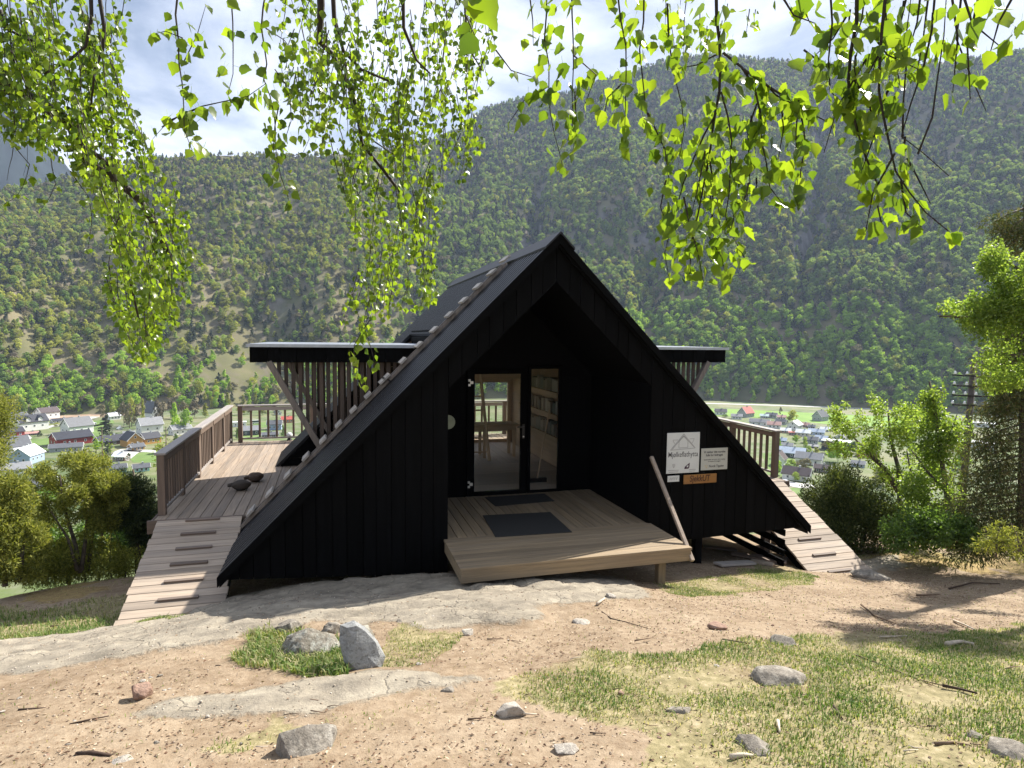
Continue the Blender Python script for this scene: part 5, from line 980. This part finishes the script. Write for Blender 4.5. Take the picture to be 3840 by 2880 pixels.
def hanging_tree(label, base, trunk_pts, limbs, strands, seed, leaf, ):
    """limbs: thick branches (world points, radius); strands: (list of world points, radius, leaf size, leaf spacing)"""
    rg = np.random.default_rng(seed); t = thing('birch_tree', label, 'birch', base); B = Vector(base)
    def sub(me): me.transform(Matrix.Translation(-B)); return me
    link('trunk', sub(MB().tube(trunk_pts, [.17-.1*i/(len(trunk_pts)-1) for i in range(len(trunk_pts))], 10).mesh('trunk', BARKW, smooth_=True)), t)
    for pts, r in limbs: link('branch', sub(MB().tube(pts, [r*(1-.6*i/(len(pts)-1)) for i in range(len(pts))], 6).mesh('branch', BARK, smooth_=True)), t)
    Lv = []
    for pts, r, ls, sp in strands:
        pts = [np.array(p) for p in pts]; seg = [0]
        for a, b in zip(pts[:-1], pts[1:]): seg.append(seg[-1]+np.linalg.norm(b-a))
        n = max(3, int(seg[-1]/.06)); S = np.linspace(0, seg[-1], n); P = np.stack([np.interp(S, seg, [p[k] for p in pts]) for k in range(3)], -1)
        wob = np.cumsum(rg.normal(size=(n, 3)), 0)*.0045; wob -= np.linspace(0, 1, n)[:,None]*wob[-1]; P = P+wob
        link('branch', sub(MB().tube(P, list(np.linspace(r, r*.35, n)), 5, False).mesh('branch', BARK)), t)
        s = .02
        while s < seg[-1] and ls > 0:
            q = np.array([np.interp(s, S, P[:,k]) for k in range(3)])
            for _ in range(rg.choice([1, 2, 2, 3])):
                az = rg.random()*6.283; off = np.array([math.cos(az), math.sin(az), -.35*rg.random()])*ls*rg.uniform(.3, 1.15)
                Lv.append((q+off, ls*float(np.clip(rg.normal(1, .2), .55, 1.45))))
            s += sp*rg.uniform(.6, 1.4)
        if ls > 0: Lv.append((P[-1], ls))
    loc = np.array([l[0] for l in Lv]); sz = np.array([l[1] for l in Lv]); m = len(Lv)
    px, dep = project(loc); vis = (dep > .3) & (px[:,0] > -20) & (px[:,0] < 3860) & (px[:,1] > -10) & (px[:,1] < 2900)
    order = np.argsort(-(sz/np.maximum(dep, .2)*np.where(vis, 1, .001))); single = set(order[:300].tolist())
    rots = [Euler((rg.normal(0, .5), rg.normal(0, .55), rg.random()*6.283), 'XYZ') for _ in range(m)]
    V = []; Fq = []; T = []; o = 0
    for i in range(m):
        k = int(rg.integers(0, 6))
        if i in single: link('leaf', LEAF_ME[k], t, Vector(loc[i])-B, rots[i], (sz[i],)*3)
        else:
            v, f = LEAFS[k]; M3 = np.array(rots[i].to_matrix()); V.append(v@M3.T*sz[i]+loc[i]-np.array(base)); Fq.append(f+o); o += len(v); T.append(np.full(len(v), rg.random()))
    if V:
        me = mesh_np('leaves', np.concatenate(V), np.concatenate(Fq), M_LEAFS, True); fattr(me, 'tint', np.concatenate(T)); link('leaves', me, t, kind='stuff')
    return m
def SP(pts, d, jit=0):
    return [tuple(unproj(x*1.736, y*1.736, (d if not isinstance(d, (list, tuple)) else d[min(i, len(d)-1)])+jit)) for i, (x, y) in enumerate(pts)]
LEFT_POLY = [(-60,-60),(270,-60),(272,60),(258,120),(266,200),(303,250),(322,310),(350,350),(378,400),(412,460),(440,540),(442,590),(408,640),(382,690),(347,740),(322,792),(300,788),(272,740),(252,690),(228,640),(212,570),(222,500),(200,425),(158,375),(115,335),(60,305),(-60,295)]
MID_POLY = [(610,-60),(1062,-60),(1072,120),(1056,250),(1052,310),(1015,365),(988,395),(962,428),(948,480),(938,560),(944,640),(926,664),(872,668),(832,688),(800,720),(770,735),(742,700),(760,620),(764,560),(760,480),(745,420),(715,370),(690,320),(650,280),(612,210),(596,100)]
def fill_strands(poly, n, d0, dj, ls, sp, rg, lean=(-.15, .25), ln=(90, 230), bias=1.0):
    out = []; poly = np.array(poly, float); x0, y0 = poly.min(0); x1, y1 = poly.max(0); tries = 0
    while len(out) < n and tries < n*60:
        tries += 1; x = rg.uniform(x0, x1); y = y0 + (y1-y0)*rg.random()**bias
        if not in_poly(np.array([x]), np.array([y]), poly)[0]: continue
        k = rg.uniform(*lean); Lk = rg.uniform(*ln); pts = [(x, y)]; bnd = rg.normal(0, .08)
        for j in range(1, 7):
            q = (x + k*Lk*j/6 + bnd*Lk*(j/6)**2, y+Lk*j/6)
            if not in_poly(np.array([q[0]]), np.array([q[1]]), poly)[0]: break
            pts.append(q)
        if len(pts) < 3: continue
        out.append((SP(pts, d0+rg.normal(0, dj)), .0028, ls, sp))
    return out
def birches():
    rg = np.random.default_rng(42)
    st = fill_strands(LEFT_POLY, 225, 4.6, .35, .034, .036, rg, (-.05, .45), (90, 260), 1.0)
    st += [(SP([(20,300),(60,350),(40,420),(10,440)], 4.8), .003, .04, .11), (SP([(110,330),(120,400),(90,450)], 4.7), .003, .04, .11), (SP([(150,370),(190,420),(200,470),(190,540)], 4.6), .003, .04, .12), (SP([(30,250),(30,330),(15,390)], 4.9), .003, .0, 1), (SP([(55,270),(60,340),(50,380)], 4.9), .002, .0, 1)]
    limbs = [(SP([(-500,60),(-250,130),(-20,168),(60,212),(130,250),(170,290),(182,345),(235,375),(300,430),(345,500),(370,570)], 4.6), .045), (SP([(160,300),(230,350),(262,400),(255,480),(275,580),(300,690)], 4.6), .014), (SP([(195,-40),(198,40),(185,100),(150,130),(95,160)], 4.4), .012), (SP([(210,-40),(225,60),(222,110),(205,150),(195,240)], 4.4), .012), (SP([(0,20),(10,60),(60,85),(80,90)], 4.5), .012)]
    base = (-9.2, -5.6, g1(-9.2, -5.6)-.1); top = limbs[0][0][0]
    hanging_tree('birch whose dense small-leaved curtain hangs down at the left', base, [base, (-9.1, -5.5, 2.2), (-8.9, -5.3, 4.2), (-8.6, -5.0, 6.5)], [([(-8.95, -5.35, 4.0), top], .06)] + limbs, st, 1, None)
    st = fill_strands(MID_POLY, 200, 4.0, .3, .034, .041, rg, (-.38, .38), (70, 230), 1.15)
    # loose twigs left of the middle curtain
    st += [(SP([(388,-20),(390,60),(396,150),(404,215),(398,300),(415,325)], 2.55), .0035, .038, .040), (SP([(395,80),(350,62),(325,75)], 2.55), .002, .038, .05), (SP([(400,130),(440,40),(445,10)], 2.55), .002, .038, .05), (SP([(500,-20),(505,60),(502,130),(492,205)], 2.6), .0028, .044, .055),
           (SP([(345,275),(400,240),(470,222),(540,208),(575,180)], 2.6), .003, .045, .038), (SP([(420,240),(370,260),(330,300)], 2.6), .002, .044, .055), (SP([(410,250),(415,300),(440,320)], 2.6), .002, .046, .04), (SP([(574,-20),(570,60),(588,130),(578,170),(600,260),(592,330),(612,400),(628,445)], 3.2), .004, .043, .042), (SP([(590,150),(622,190),(628,260),(612,330)], 3.3), .003, .043, .042), (SP([(640,160),(655,240),(668,300),(655,330)], 3.5), .003, .042, .05), (SP([(600,230),(585,300),(598,370)], 3.2), .003, .043, .05), (SP([(580,60),(615,85),(640,120)], 3.2), .003, .042, .09)]
    st += [(SP([(800,690),(770,730),(762,765),(778,800),(790,832)], 3.6), .003, .043, .030), (SP([(790,720),(805,760),(812,795)], 3.6), .002, .043, .035), (SP([(1010,-20),(1015,40),(1025,75)], 1.5), .003, .055, .04)]
    limbs2 = [(SP([(690,-90),(694,10),(690,90),(720,118),(735,160),(762,200),(775,260),(782,310),(830,370),(868,420)], 4.0), .020), (SP([(716,-90),(722,40),(742,110),(780,150),(840,175)], 3.9), .014), (SP([(870,-80),(872,60),(900,130),(930,160)], 3.8), .011), (SP([(745,130),(760,230),(800,300),(845,330)], 4.0), .008), (SP([(1000,-60),(1010,100),(1040,150)], 3.0), .006)]
    base = (-2.2, -12.2, g1(-2.2, -12.2)-.1)
    tr = [base, (-2.2, -12.1, 3.0), (-2.3, -11.8, 5.2), (-2.4, -11.2, 7.2)]
    hanging_tree('birch with the hanging middle curtain and loose dark twigs above the cabin', base, tr, [([(-2.35, -11.5, 6.2), (-2.9, -8.2, 6.4), limbs2[0][0][0]], .05), ([(-2.9, -8.2, 6.4), limbs2[1][0][0]], .03), ([(-2.9, -8.2, 6.4), limbs2[2][0][0]], .03), ([(-2.3, -11.6, 5.4), (-3.0, -8.3, 5.0), tuple(unproj(560*1.736, -60, 2.6))], .03)] + limbs2, st, 2, None)
    S = []
    def s(pts, d, sp=.036, ls=.046, r=.003): S.append((SP(pts, d), r, ls*.84, sp*.72))
    s([(1172,-20),(1180,120),(1183,200),(1195,280),(1218,372)], 2.3); s([(1140,-20),(1150,60),(1152,100)], 2.4, .06); s([(1183,190),(1130,215),(1100,265)], 2.3, .05); s([(1235,-20),(1246,100),(1247,190),(1236,300)], 2.3, .045); s([(1240,120),(1285,165),(1270,200),(1262,230)], 2.3, .06); s([(1246,200),(1250,260),(1238,330)], 2.35, .05); s([(1070,110),(1100,150),(1160,170)], 2.4, .09)
    s([(1330,-20),(1335,60),(1350,130),(1345,200),(1352,290),(1345,330)], 2.2, .042); s([(1345,180),(1310,215),(1305,255)], 2.2, .05); s([(1390,-20),(1385,100),(1392,180),(1400,260),(1440,290),(1432,350)], 2.2, .040); s([(1400,250),(1440,330),(1448,410)], 2.15, .05); s([(1440,10),(1450,110),(1460,190),(1480,260),(1470,330)], 2.2, .045)
    s([(1545,-20),(1550,60),(1560,110),(1558,200),(1540,300),(1522,400),(1500,500),(1490,600)], 2.1, .034, .047, .005); s([(1558,120),(1610,160),(1640,220),(1650,320),(1665,420),(1690,440)], 2.1, .032, .047, .004); s([(1600,150),(1660,190),(1720,230),(1735,300),(1730,430)], 2.1, .034, .048, .004); s([(1555,200),(1590,280),(1585,380),(1575,470),(1610,560)], 2.05, .034)
    s([(1550,230),(1510,300),(1480,380),(1460,470),(1440,520),(1445,600)], 2.1, .036); s([(1530,330),(1540,420),(1530,500),(1560,560),(1570,610)], 2.1, .034); s([(1640,220),(1610,300),(1625,380),(1600,450)], 2.15, .038); s([(1480,420),(1500,520),(1520,610)], 2.05, .036); s([(1560,110),(1500,140),(1450,150)], 2.15, .05); s([(1690,200),(1700,290),(1680,350)], 2.15, .04); s([(1440,380),(1425,440),(1445,500)], 2.1, .05)
    s([(1620,150),(1690,215),(1760,240),(1800,270)], 2.1, .04); s([(1735,-20),(1750,50)], 2.0, .06); s([(1790,-20),(1800,60),(1790,140),(1800,210),(1840,240)], 2.0, .040); s([(1850,-20),(1846,70),(1840,160),(1850,250),(1870,330),(1900,370),(1905,470),(1908,500)], 2.0, .036, .048, .005); s([(1845,170),(1880,240),(1890,320),(1850,380),(1855,420)], 2.0, .038)
    s([(1920,-20),(1915,80),(1900,170),(1912,260),(1935,330),(1950,400),(1985,440),(2030,490),(2050,500)], 1.95, .036, .048, .004); s([(1900,120),(1870,180),(1830,215),(1800,255)], 2.0, .036); s([(1930,330),(1900,390),(1865,470),(1870,500)], 2.0, .042); s([(1945,380),(1960,430),(1950,490),(1990,490)], 1.95, .036); s([(1870,60),(1900,110),(1950,140),(1985,150)], 2.0, .036); s([(1830,40),(1800,90),(1760,120)], 2.05, .042); s([(1990,-20),(1980,60),(1960,120)], 2.0, .036)
    s([(1910,200),(1880,290),(1850,330)], 2.0, .04); s([(1740,110),(1800,150),(1850,180)], 2.1, .05); s([(2060,-20),(2065,100),(2058,200)], 1.9, .10); s([(2120,-20),(2095,60),(2090,120),(2100,170),(2096,215)], 1.9, .055); s([(2190,-20),(2150,50),(2140,110)], 1.85, .055); s([(2100,-20),(2120,70),(2160,100)], 1.85, .07); s([(1690,-20),(1715,30),(1760,50)], 1.9, .08)
    for pts in ([(2010,-20),(2000,100),(1945,300),(1985,330),(2050,380)], [(1945,300),(1952,200),(1962,110),(1970,-20)], [(1950,300),(1942,380),(1960,430)], [(1985,330),(2010,270),(2030,180),(2045,-20)], [(1960,340),(1990,400),(2010,440)], [(2080,-20),(2060,120),(2110,190),(2130,240)], [(1870,130),(1820,200),(1780,330)]): S.append((SP(pts, 2.0), .0028, 0, 1))
    S += fill_strands([(1560,-60),(1700,-60),(1640,60),(1560,110),(1480,120),(1390,90),(1370,-60)], 16, 4.2, .3, .04, .045, rg, (-.2, .2), (60, 160)); S += fill_strands([(1780,-60),(2020,-60),(2010,120),(1960,200),(1860,210),(1800,160)], 12, 2.15, .15, .035, .040, rg, (-.2, .2), (90, 200)); S += fill_strands([(1500,170),(1740,200),(1740,330),(1690,380),(1600,450),(1540,600),(1440,600),(1450,500),(1490,330)], 12, 2.2, .12, .035, .040, rg, (-.2, .2), (90, 200))
    base = (2.4, -11.4, g1(2.4, -11.4)-.1); hub = tuple(unproj(1560*1.736, -420, 2.4)); limbs = [([(2.1, -11.1, 4.9), (.3, -8.7, 5.2), hub], .045), ([hub, tuple(unproj(1200*1.736, -140, 2.3))], .018), ([hub, tuple(unproj(1545*1.736, -60, 2.1))], .02), ([hub, tuple(unproj(1870*1.736, -140, 2.0)), tuple(unproj(2120*1.736, -120, 1.9))], .02), ([hub, tuple(unproj(1390*1.736, -120, 2.2))], .015)]
    hanging_tree('near birch whose large sunlit leaves hang across the upper right', base, [base, (2.35, -11.3, 2.6), (2.1, -11.1, 5.0), (1.9, -10.8, 7.0)], limbs, S, 3, None)
birches()

# ------------------------------------------------------------------ stones, sticks, grass, litter
def stone_mat(name, a, b, lich=(.5,.5,.46), lf=.62):
    m, t, p = mat_new(name); co = N(t, 'ShaderNodeTexCoord').outputs['Object']; n1 = noise(t, co, 7.0, 9.0, .75, .6); n2 = noise(t, co, 13.0, 9.0, .78, .8)
    c = ramp(t, n1, [(.35, a), (.65, b)]); c = mixc(t, ramp(t, n2, [(lf-.10, (0, 0, 0)), (lf+.04, (.75, .75, .75))]), c, lich); n3 = noise(t, co, 40.0, 5.0, .7); c = mixc(t, ramp(t, n3, [(.35, (.55, .55, .55)), (.5, (0, 0, 0))]), c, (.07, .065, .055)); L(t, c, p.inputs['Base Color']); p.inputs['Roughness'].default_value = .9; p.inputs['Specular IOR Level'].default_value = .15; bump(t, p, math_(t, 'ADD', n2, n3), .9, .012); return m
SM = {'grey': stone_mat('lichen_grey_stone', (.16,.14,.115), (.34,.305,.255), (.46,.43,.37)), 'pale': stone_mat('pale_stone', (.34,.30,.25), (.50,.46,.40), (.58,.54,.47)), 'warm': stone_mat('reddish_round_stone', (.24,.15,.11), (.38,.26,.20), (.45,.36,.30), .7), 'slate': stone_mat('blue_grey_slate', (.22,.225,.225), (.36,.365,.355), (.44,.43,.38), .66), 'dark': stone_mat('mossy_boulder', (.12,.105,.08), (.30,.27,.22), (.42,.43,.38), .58)}
def stone_mesh(w, d, h, seed, cuts=7, mat='grey', rough=.10, sub=3):
    rg = np.random.default_rng(seed); bm = bmesh.new(); k = 13+cuts; p = rg.normal(size=(k, 3)); p /= np.linalg.norm(p, axis=1)[:,None]; p *= rg.uniform(.78, 1.05, (k, 1))
    for q in p: bm.verts.new(q)
    r = bmesh.ops.convex_hull(bm, input=bm.verts[:]); loose = [v for v in bm.verts if not v.link_faces]; bmesh.ops.delete(bm, geom=loose, context='VERTS')
    bmesh.ops.triangulate(bm, faces=bm.faces[:]); bmesh.ops.bevel(bm, geom=bm.edges[:], offset=.035, segments=1, affect='EDGES', clamp_overlap=True); bmesh.ops.triangulate(bm, faces=bm.faces[:])
    for _ in range(2): bmesh.ops.subdivide_edges(bm, edges=[e for e in bm.edges if e.calc_length() > .12], cuts=1, use_grid_fill=True); bmesh.ops.triangulate(bm, faces=bm.faces[:])
    bm.verts.index_update(); V = np.array([v.co for v in bm.verts]); Fc = np.array([[v.index for v in f.verts] for f in bm.faces]); bm.free()
    nn = V/np.linalg.norm(V, axis=1)[:,None]; V = V + nn*(fbm(V[:,0]*3+seed, V[:,1]*3+V[:,2]*2.3, 140+seed % 20, 4, .6)*rough*.55)[:,None]
    V = V/np.abs(V).max(0)*np.array([w/2, d/2, h/2]); return mesh_np('stone', V, Fc, SM[mat], False)
def stone(px, py, wpx, hratio, label, mat='grey', seed=1, cuts=7, sink=.36, depth=.8, rot=(0, 0, 0), name='stone', hpx=None, group=None):
    P = ground_hit(px, py); d = np.linalg.norm(P-CAM); w = wpx*d/F_PX; w = w*.92; h = w*hratio; sink = min(.5, sink+.06)
    me = stone_mesh(w, w*depth, h, seed, cuts, mat, .26 if name == 'boulder' else .12); th_ = math.atan2(P[0]-CAM[0], P[1]-CAM[1])
    return link(name, me, None, (P[0], P[1], P[2]+h*(.5-sink)), (rot[0], rot[1], rot[2]-th_), label=label, category='stone', group=group)
st_ = lambda x, y, w, *a, **k: stone(x*1.736, y*1.736, w*1.736, *a, **k)
st_(672,1408,120,.66,'big mossy grey boulder in the grass tuft before the cabin','dark',3,9,.34,name='boulder'); st_(785,1385,86,.70,'dark lichen-spotted boulder behind the leaning slate slab','dark',5,9,.25,name='boulder'); st_(625,1365,62,.6,'smaller grey boulder at the left back of the grass tuft','grey',8,8,.25,name='boulder'); st_(725,1365,70,.5,'flat grey boulder between the two mossy boulders','grey',9,8,.25,name='boulder')
P = ground_hit(790*1.736, 1448*1.736)
def slab():
    out = [(-.13,-.23),(.10,-.245),(.165,-.17),(.15,-.02),(.09,.14),(.02,.235),(-.10,.25),(-.155,.12),(-.175,-.08)]; n = len(out); rg = random.Random(6)
    f = [(x*.72+rg.uniform(-.02,.02), -.062+rg.uniform(-.012,.012), z*.80+rg.uniform(-.02,.02)) for x, z in out]; m_ = [(x, -.01+rg.uniform(-.015,.015), z) for x, z in out]; b = [(x*.95, .06, z*.96) for x, z in out]; mb = MB()
    V = f+m_+b+[(-.03,-.078,.06),(.02,-.07,-.09)]; c0, c1 = 3*n, 3*n+1
    F = [(i, (i+1)%n, c0 if i in (3,4,5,6,7,8) else c1) for i in range(n)] + [(3, c0, c1), (0, c1, c0)] + [(n+i, n+(i+1)%n, (i+1)%n, i) for i in range(n)] + [(2*n+i, 2*n+(i+1)%n, n+(i+1)%n, n+i) for i in range(n)] + [tuple(range(3*n-1, 2*n-1, -1))]
    F = [f for f in F if f not in ((8, 0, c0),)] + [(8, 0, c0)]
    me = mb.add(V, F).mesh('slate_slab', SM['slate']); me.transform(Matrix.Scale(.80, 4)); return me
link('slate_slab', slab(), None, (P[0]-.03, P[1]+.06, P[2]+.145), (R(-18), R(-16), R(12)), label='angular blue-grey slate slab leaning against the dark boulder', category='stone')
st_(303,1508,42,.8,'round reddish stone lying alone on the left earth','warm',21,2,.12); st_(662,1612,118,.62,'broad grey rock with dark face in the foreground left of centre','grey',23,7,.36); st_(1104,1545,64,.72,'pale pointed rock in the foreground centre','pale',25,7,.36); st_(1466,1540,52,.6,'grey rock bedded in grass right of the foreground centre','grey',27,7,.42)
st_(1690,1472,122,.28,'long flat grey rock in the right grass','grey',29,6,.42); st_(1694,1392,54,.5,'dark rounded rock at the edge of path and grass','grey',31,6,.36); st_(1630,1622,96,.5,'large half-buried rock low at the right','grey',33,6,.45); st_(1880,1248,72,.36,'worn grey rock by the foot of the right ramp','grey',35,6,.35); st_(966,1494,32,.55,'small grey stone at the end of the lower rock slab','grey',37,6,.3)
st_(1010,1372,26,.8,'small pale cube-like stone right of the grass patch','pale',39,7,.2); st_(1550,1356,42,.4,'small brown stone in the middle of the path','warm',41,6,.3); st_(940,1338,48,.4,'chipped pale stone on the upper rock slab edge','pale',43,7,.3); st_(1225,1618,54,.45,'pale flat stone low in the foreground','pale',45,6,.4); st_(2190,1632,70,.4,'grey stone at the lower right corner','grey',47,6,.35); st_(2100,1590,30,.5,'small grey stone in the right grass near the corner','grey',48,6,.3)
st_(1255,1345,40,.3,'thin pale stone chip on the path before the porch','pale',49,7,.3); st_(270,1650,56,.35,'pale stone at the bottom edge on the left','pale',51,6,.35); st_(1150,1300,26,.5,'small stone below the porch on the rock','grey',53,6,.3); st_(1320,1290,24,.5,'little stone on the rock under the porch front','pale',54,6,.3)
rgs = random.Random(4)
for i in range(46):
    x = rgs.choice([rgs.uniform(0, 560), rgs.uniform(0, 2200)]); y = rgs.uniform(1440, 1650) if x < 560 else rgs.uniform(1320, 1650)
    st_(x, y, rgs.uniform(6, 15), rgs.uniform(.45, .75), 'small pebble scattered on the trodden earth', rgs.choice(['pale', 'grey', 'warm', 'pale']), 60+i % 9, 5, .2, name='pebble', group='pebbles on the trodden earth')
STK = {'dark': plain('dark_stick_bark', (.06,.04,.03), .85, .2, 0, .5, 20), 'pale': plain('peeled_pale_stick', (.52,.44,.34), .7, .2, 0, .25, 20), 'brown': plain('brown_stick_bark', (.16,.11,.075), .85, .2, 0, .5, 20)}
def stick(pts, wpx, label, mat='dark', group=None):
    Q = [ground_hit(x*1.736, y*1.736) for x, y in pts]; r = wpx*1.736*np.linalg.norm(Q[0]-CAM)/F_PX/2; B = Vector(Q[0]); P = [Vector(q)-B+Vector((0, 0, r*.9+.012)) for q in Q]; R_ = [r*(1-.5*i/(len(P)-1)) for i in range(len(P))]
    link('stick', MB().tube(P, R_, 6).mesh('stick', STK[mat], smooth_=True), None, B, label=label, category='stick', group=group)
for a in (([(165,1640),(200,1636),(240,1642)], 9, 'thick dark stick at the bottom left'), ([(2045,1399),(2075,1394),(2103,1399)], 9, 'pale peeled branch piece in the right grass', 'pale'), ([(1578,1646),(1605,1641),(1628,1643)], 11, 'stout pale stick at the bottom right of centre', 'pale'), ([(1290,1310),(1306,1298)], 7, 'short pale stick on the path before the porch', 'pale'), ([(1300,1325),(1320,1340),(1350,1347),(1400,1362)], 2.4, 'long forked dark twig on the path'),
          ([(1850,1420),(1990,1475),(2050,1490)], 3, 'thin dark twig in the right grass', 'brown'), ([(2035,1488),(2075,1496),(2110,1505)], 6, 'knobbly dark branch piece in the right grass'), ([(2020,1615),(2060,1612),(2095,1618)], 6, 'brown stick near the bottom right corner', 'brown'), ([(1860,1310),(1890,1335),(1935,1352)], 3.5, 'pale thin root on the right path', 'brown'), ([(2060,1345),(2085,1355),(2105,1365)], 4, 'pale twig at the path edge on the right', 'pale'),
          ([(1680,1565),(1684,1590)], 7, 'upright-looking pale stick stub in the grass', 'pale'), ([(1800,1530),(1820,1560)], 4, 'dark crooked twig in the lower right grass'), ([(150,1572),(190,1562),(235,1553)], 4, 'dark bent twig on the left earth'), ([(40,1540),(100,1535)], 4, 'dark twig at the left edge'), ([(130,1498),(180,1490)], 3, 'thin brown twig left of the round stone', 'brown'), ([(1010,1560),(1050,1556)], 4, 'short brown twig before the pale pointed rock', 'brown'), ([(1130,1548),(1160,1549)], 4, 'thin pale stick right of the pale pointed rock', 'pale'),
          ([(2050,1275),(2100,1262),(2160,1264)], 3.2, 'dark branch in the shade at the right'), ([(1980,1290),(2030,1288)], 4, 'dark stick in the shaded path', 'brown'), ([(1900,1380),(1960,1378)], 3, 'dry stalk lying in the right grass', 'pale'), ([(1560,1385),(1620,1395)], 3, 'thin dark twig at the grass edge')): stick(*a)
for i in range(40):
    x = rgs.uniform(0, 2200); y = rgs.uniform(1340, 1650); a = rgs.uniform(-.4, .4); l_ = rgs.uniform(12, 38)
    stick([(x, y), (x+l_*.5, y+l_*a*.4+rgs.uniform(-2, 2)), (x+l_, y+l_*a*.5)], rgs.uniform(1.6, 3.2), 'small fallen twig lying on the ground', rgs.choice(['dark', 'brown', 'brown', 'pale']), 'small fallen twigs')

def ground_z(P2):
    z = ground_base(P2[:,0], P2[:,1]); P = np.stack([P2[:,0], P2[:,1], z], -1); r, g, m = masks(P)
    P[:,2] += np.where(r > .5, near_detail(P2[:,0], P2[:,1], np.ones(len(P2)))+.03, near_detail(P2[:,0], P2[:,1], np.zeros(len(P2)))); return P, r, g, m
def grass():
    rg = np.random.default_rng(77); V = []; T = []
    def sample(n, box):
        return np.stack([rg.uniform(box[0], box[1], n), rg.uniform(box[2], box[3], n)], -1)
    P2 = np.concatenate([sample(420000, (-7, 6, -6.2, -.2)), sample(160000, (-9, 12, -2, 4))])
    P, r, g, m = ground_z(P2); px, dep = project(P); vis = (dep > 1) & (px[:,0] > -150) & (px[:,0] < 3990) & (px[:,1] < 3000)
    patch = fbm(P[:,0]*1.6, P[:,1]*1.6, 150, 4); stray = (r < .5)*.012
    dens = np.clip(g*(.58+patch*1.6), 0, 1.2)+np.clip(g-1, 0, 1)*1.5*np.where(r > .5, .1, 1) + stray + m*.12
    keep = vis & (rg.random(len(P)) < dens*.95); P = P[keep]; g = g[keep]; patch = patch[keep]; n = len(P)
    lush = np.clip((g-.9)*3, 0, 1); h = rg.uniform(.009, .026, n)*(1+lush*2.4)*(1+.35*np.clip(patch, -1, 1)); az = rg.random(n)*6.283; w = rg.uniform(.0018, .0036, n)*(1+.5*lush)
    d = np.stack([np.cos(az), np.sin(az), np.zeros(n)], -1); s = np.stack([-np.sin(az), np.cos(az), np.zeros(n)], -1); lean = rg.uniform(.2, 1.3, n)
    up = np.array([0, 0, 1.0]); a = P - s*w[:,None] - up*.004; b = P + s*w[:,None] - up*.004; mid = P + up*(h*.6)[:,None] + d*(h*lean*.3)[:,None]; c = P + up*(h*(1.0-.25*lean))[:,None] + d*(h*lean)[:,None]
    V = np.stack([a, b, mid + s*(w*.8)[:,None], mid - s*(w*.8)[:,None], c], 1).reshape(-1, 3); i = np.arange(n)[:,None]*5
    Fc = np.concatenate([i+[0, 1, 2], i+[0, 2, 3], i+[3, 2, 4]], 0); tint = np.clip(rg.random(n)*.75 + .22 - patch*.55 - lush*.2, 0, 1)
    mat = leafmat('grass_blades', [(.06,.13,.02),(.11,.18,.035),(.22,.26,.085),(.40,.36,.20),(.50,.43,.28)], .35, rough=.6, spec=.25, attr='tint', tboost=1.4)
    me = mesh_np('grass', V, Fc, mat); fattr(me, 'tint', np.repeat(tint, 5)); link('grass', me, kind='stuff')
    # dry leaf and bark litter
    P2 = sample(90000, (-7, 7, -6.2, 1.5)); P, r, g, m = ground_z(P2); px, dep = project(P); keep = (dep > 1) & (px[:,0] > -100) & (px[:,0] < 3950) & (rg.random(len(P)) < np.where(r > .5, .06, .62 - .3*np.clip(g, 0, 1)) * (.6+1.2*np.clip(fbm(P[:,0]*1.2, P[:,1]*1.2, 160, 3), -.4, .6)))
    P = P[keep]; n = len(P); az = rg.random(n)*6.283; ax = np.stack([np.cos(az), np.sin(az), rg.normal(0, .12, n)], -1); nr = np.stack([rg.normal(0, .3, n), rg.normal(0, .3, n), np.ones(n)], -1)
    V, Fc = leaf_quads(P+np.array([0, 0, .004]), ax, nr, rg.uniform(.010, .038, n)*rg.uniform(.5, 1.1, n), rg.uniform(.005, .017, n), .3); me = mesh_np('leaf_litter', V, Fc, leafmat('dry_litter', [(.05,.025,.014),(.15,.08,.045),(.30,.20,.12),(.55,.44,.32)], .1, rough=.8, attr='tint', tboost=1)); fattr(me, 'tint', np.repeat(rg.random(n), 4)); link('leaf_litter', me, kind='stuff')
    # gravel grains
    P2 = sample(50000, (-7, 7, -6.2, 1.0)); P, r, g, m = ground_z(P2); px, dep = project(P); keep = (dep > 1) & (px[:,0] > -100) & (px[:,0] < 3950) & (g < .3) & (rg.random(len(P)) < .2); P = P[keep]; n = len(P); s_ = rg.uniform(.003, .011, n)
    oc = np.array([(1,0,0),(0,1,0),(-1,0,0),(0,-1,0),(0,0,.8),(0,0,-.5)]); V = (P[:,None,:]+oc[None]*s_[:,None,None]*rg.uniform(.6, 1.3, (n, 6, 1))).reshape(-1, 3); of = np.array([(0,1,4),(1,2,4),(2,3,4),(3,0,4),(1,0,5),(2,1,5),(3,2,5),(0,3,5)])
    Fc = (np.arange(n)[:,None,None]*6+of[None]).reshape(-1, 3); me = mesh_np('gravel', V, Fc, leafmat('gravel_grains', [(.20,.15,.11),(.36,.29,.22),(.52,.46,.39)], 0, rough=.9, attr='tint')); fattr(me, 'tint', np.repeat(rg.random(n), 6)); link('gravel', me, kind='stuff')
grass()

# ------------------------------------------------------------------ valley haze
def haze():
    m = bpy.data.materials.new('valley_air'); m.use_nodes = True; t = m.node_tree; t.nodes.clear(); v = N(t, 'ShaderNodeVolumePrincipled'); v.inputs['Color'].default_value = (.60, .74, 1.0, 1); v.inputs['Density'].default_value = 0.00011; v.inputs['Anisotropy'].default_value = 0.1
    o = N(t, 'ShaderNodeOutputMaterial'); L(t, v.outputs[0], o.inputs['Volume']); link('haze', MB().box(-2300, 2300, -40, 2750, VZ-6, 720).mesh('haze', m), kind='stuff')
haze()
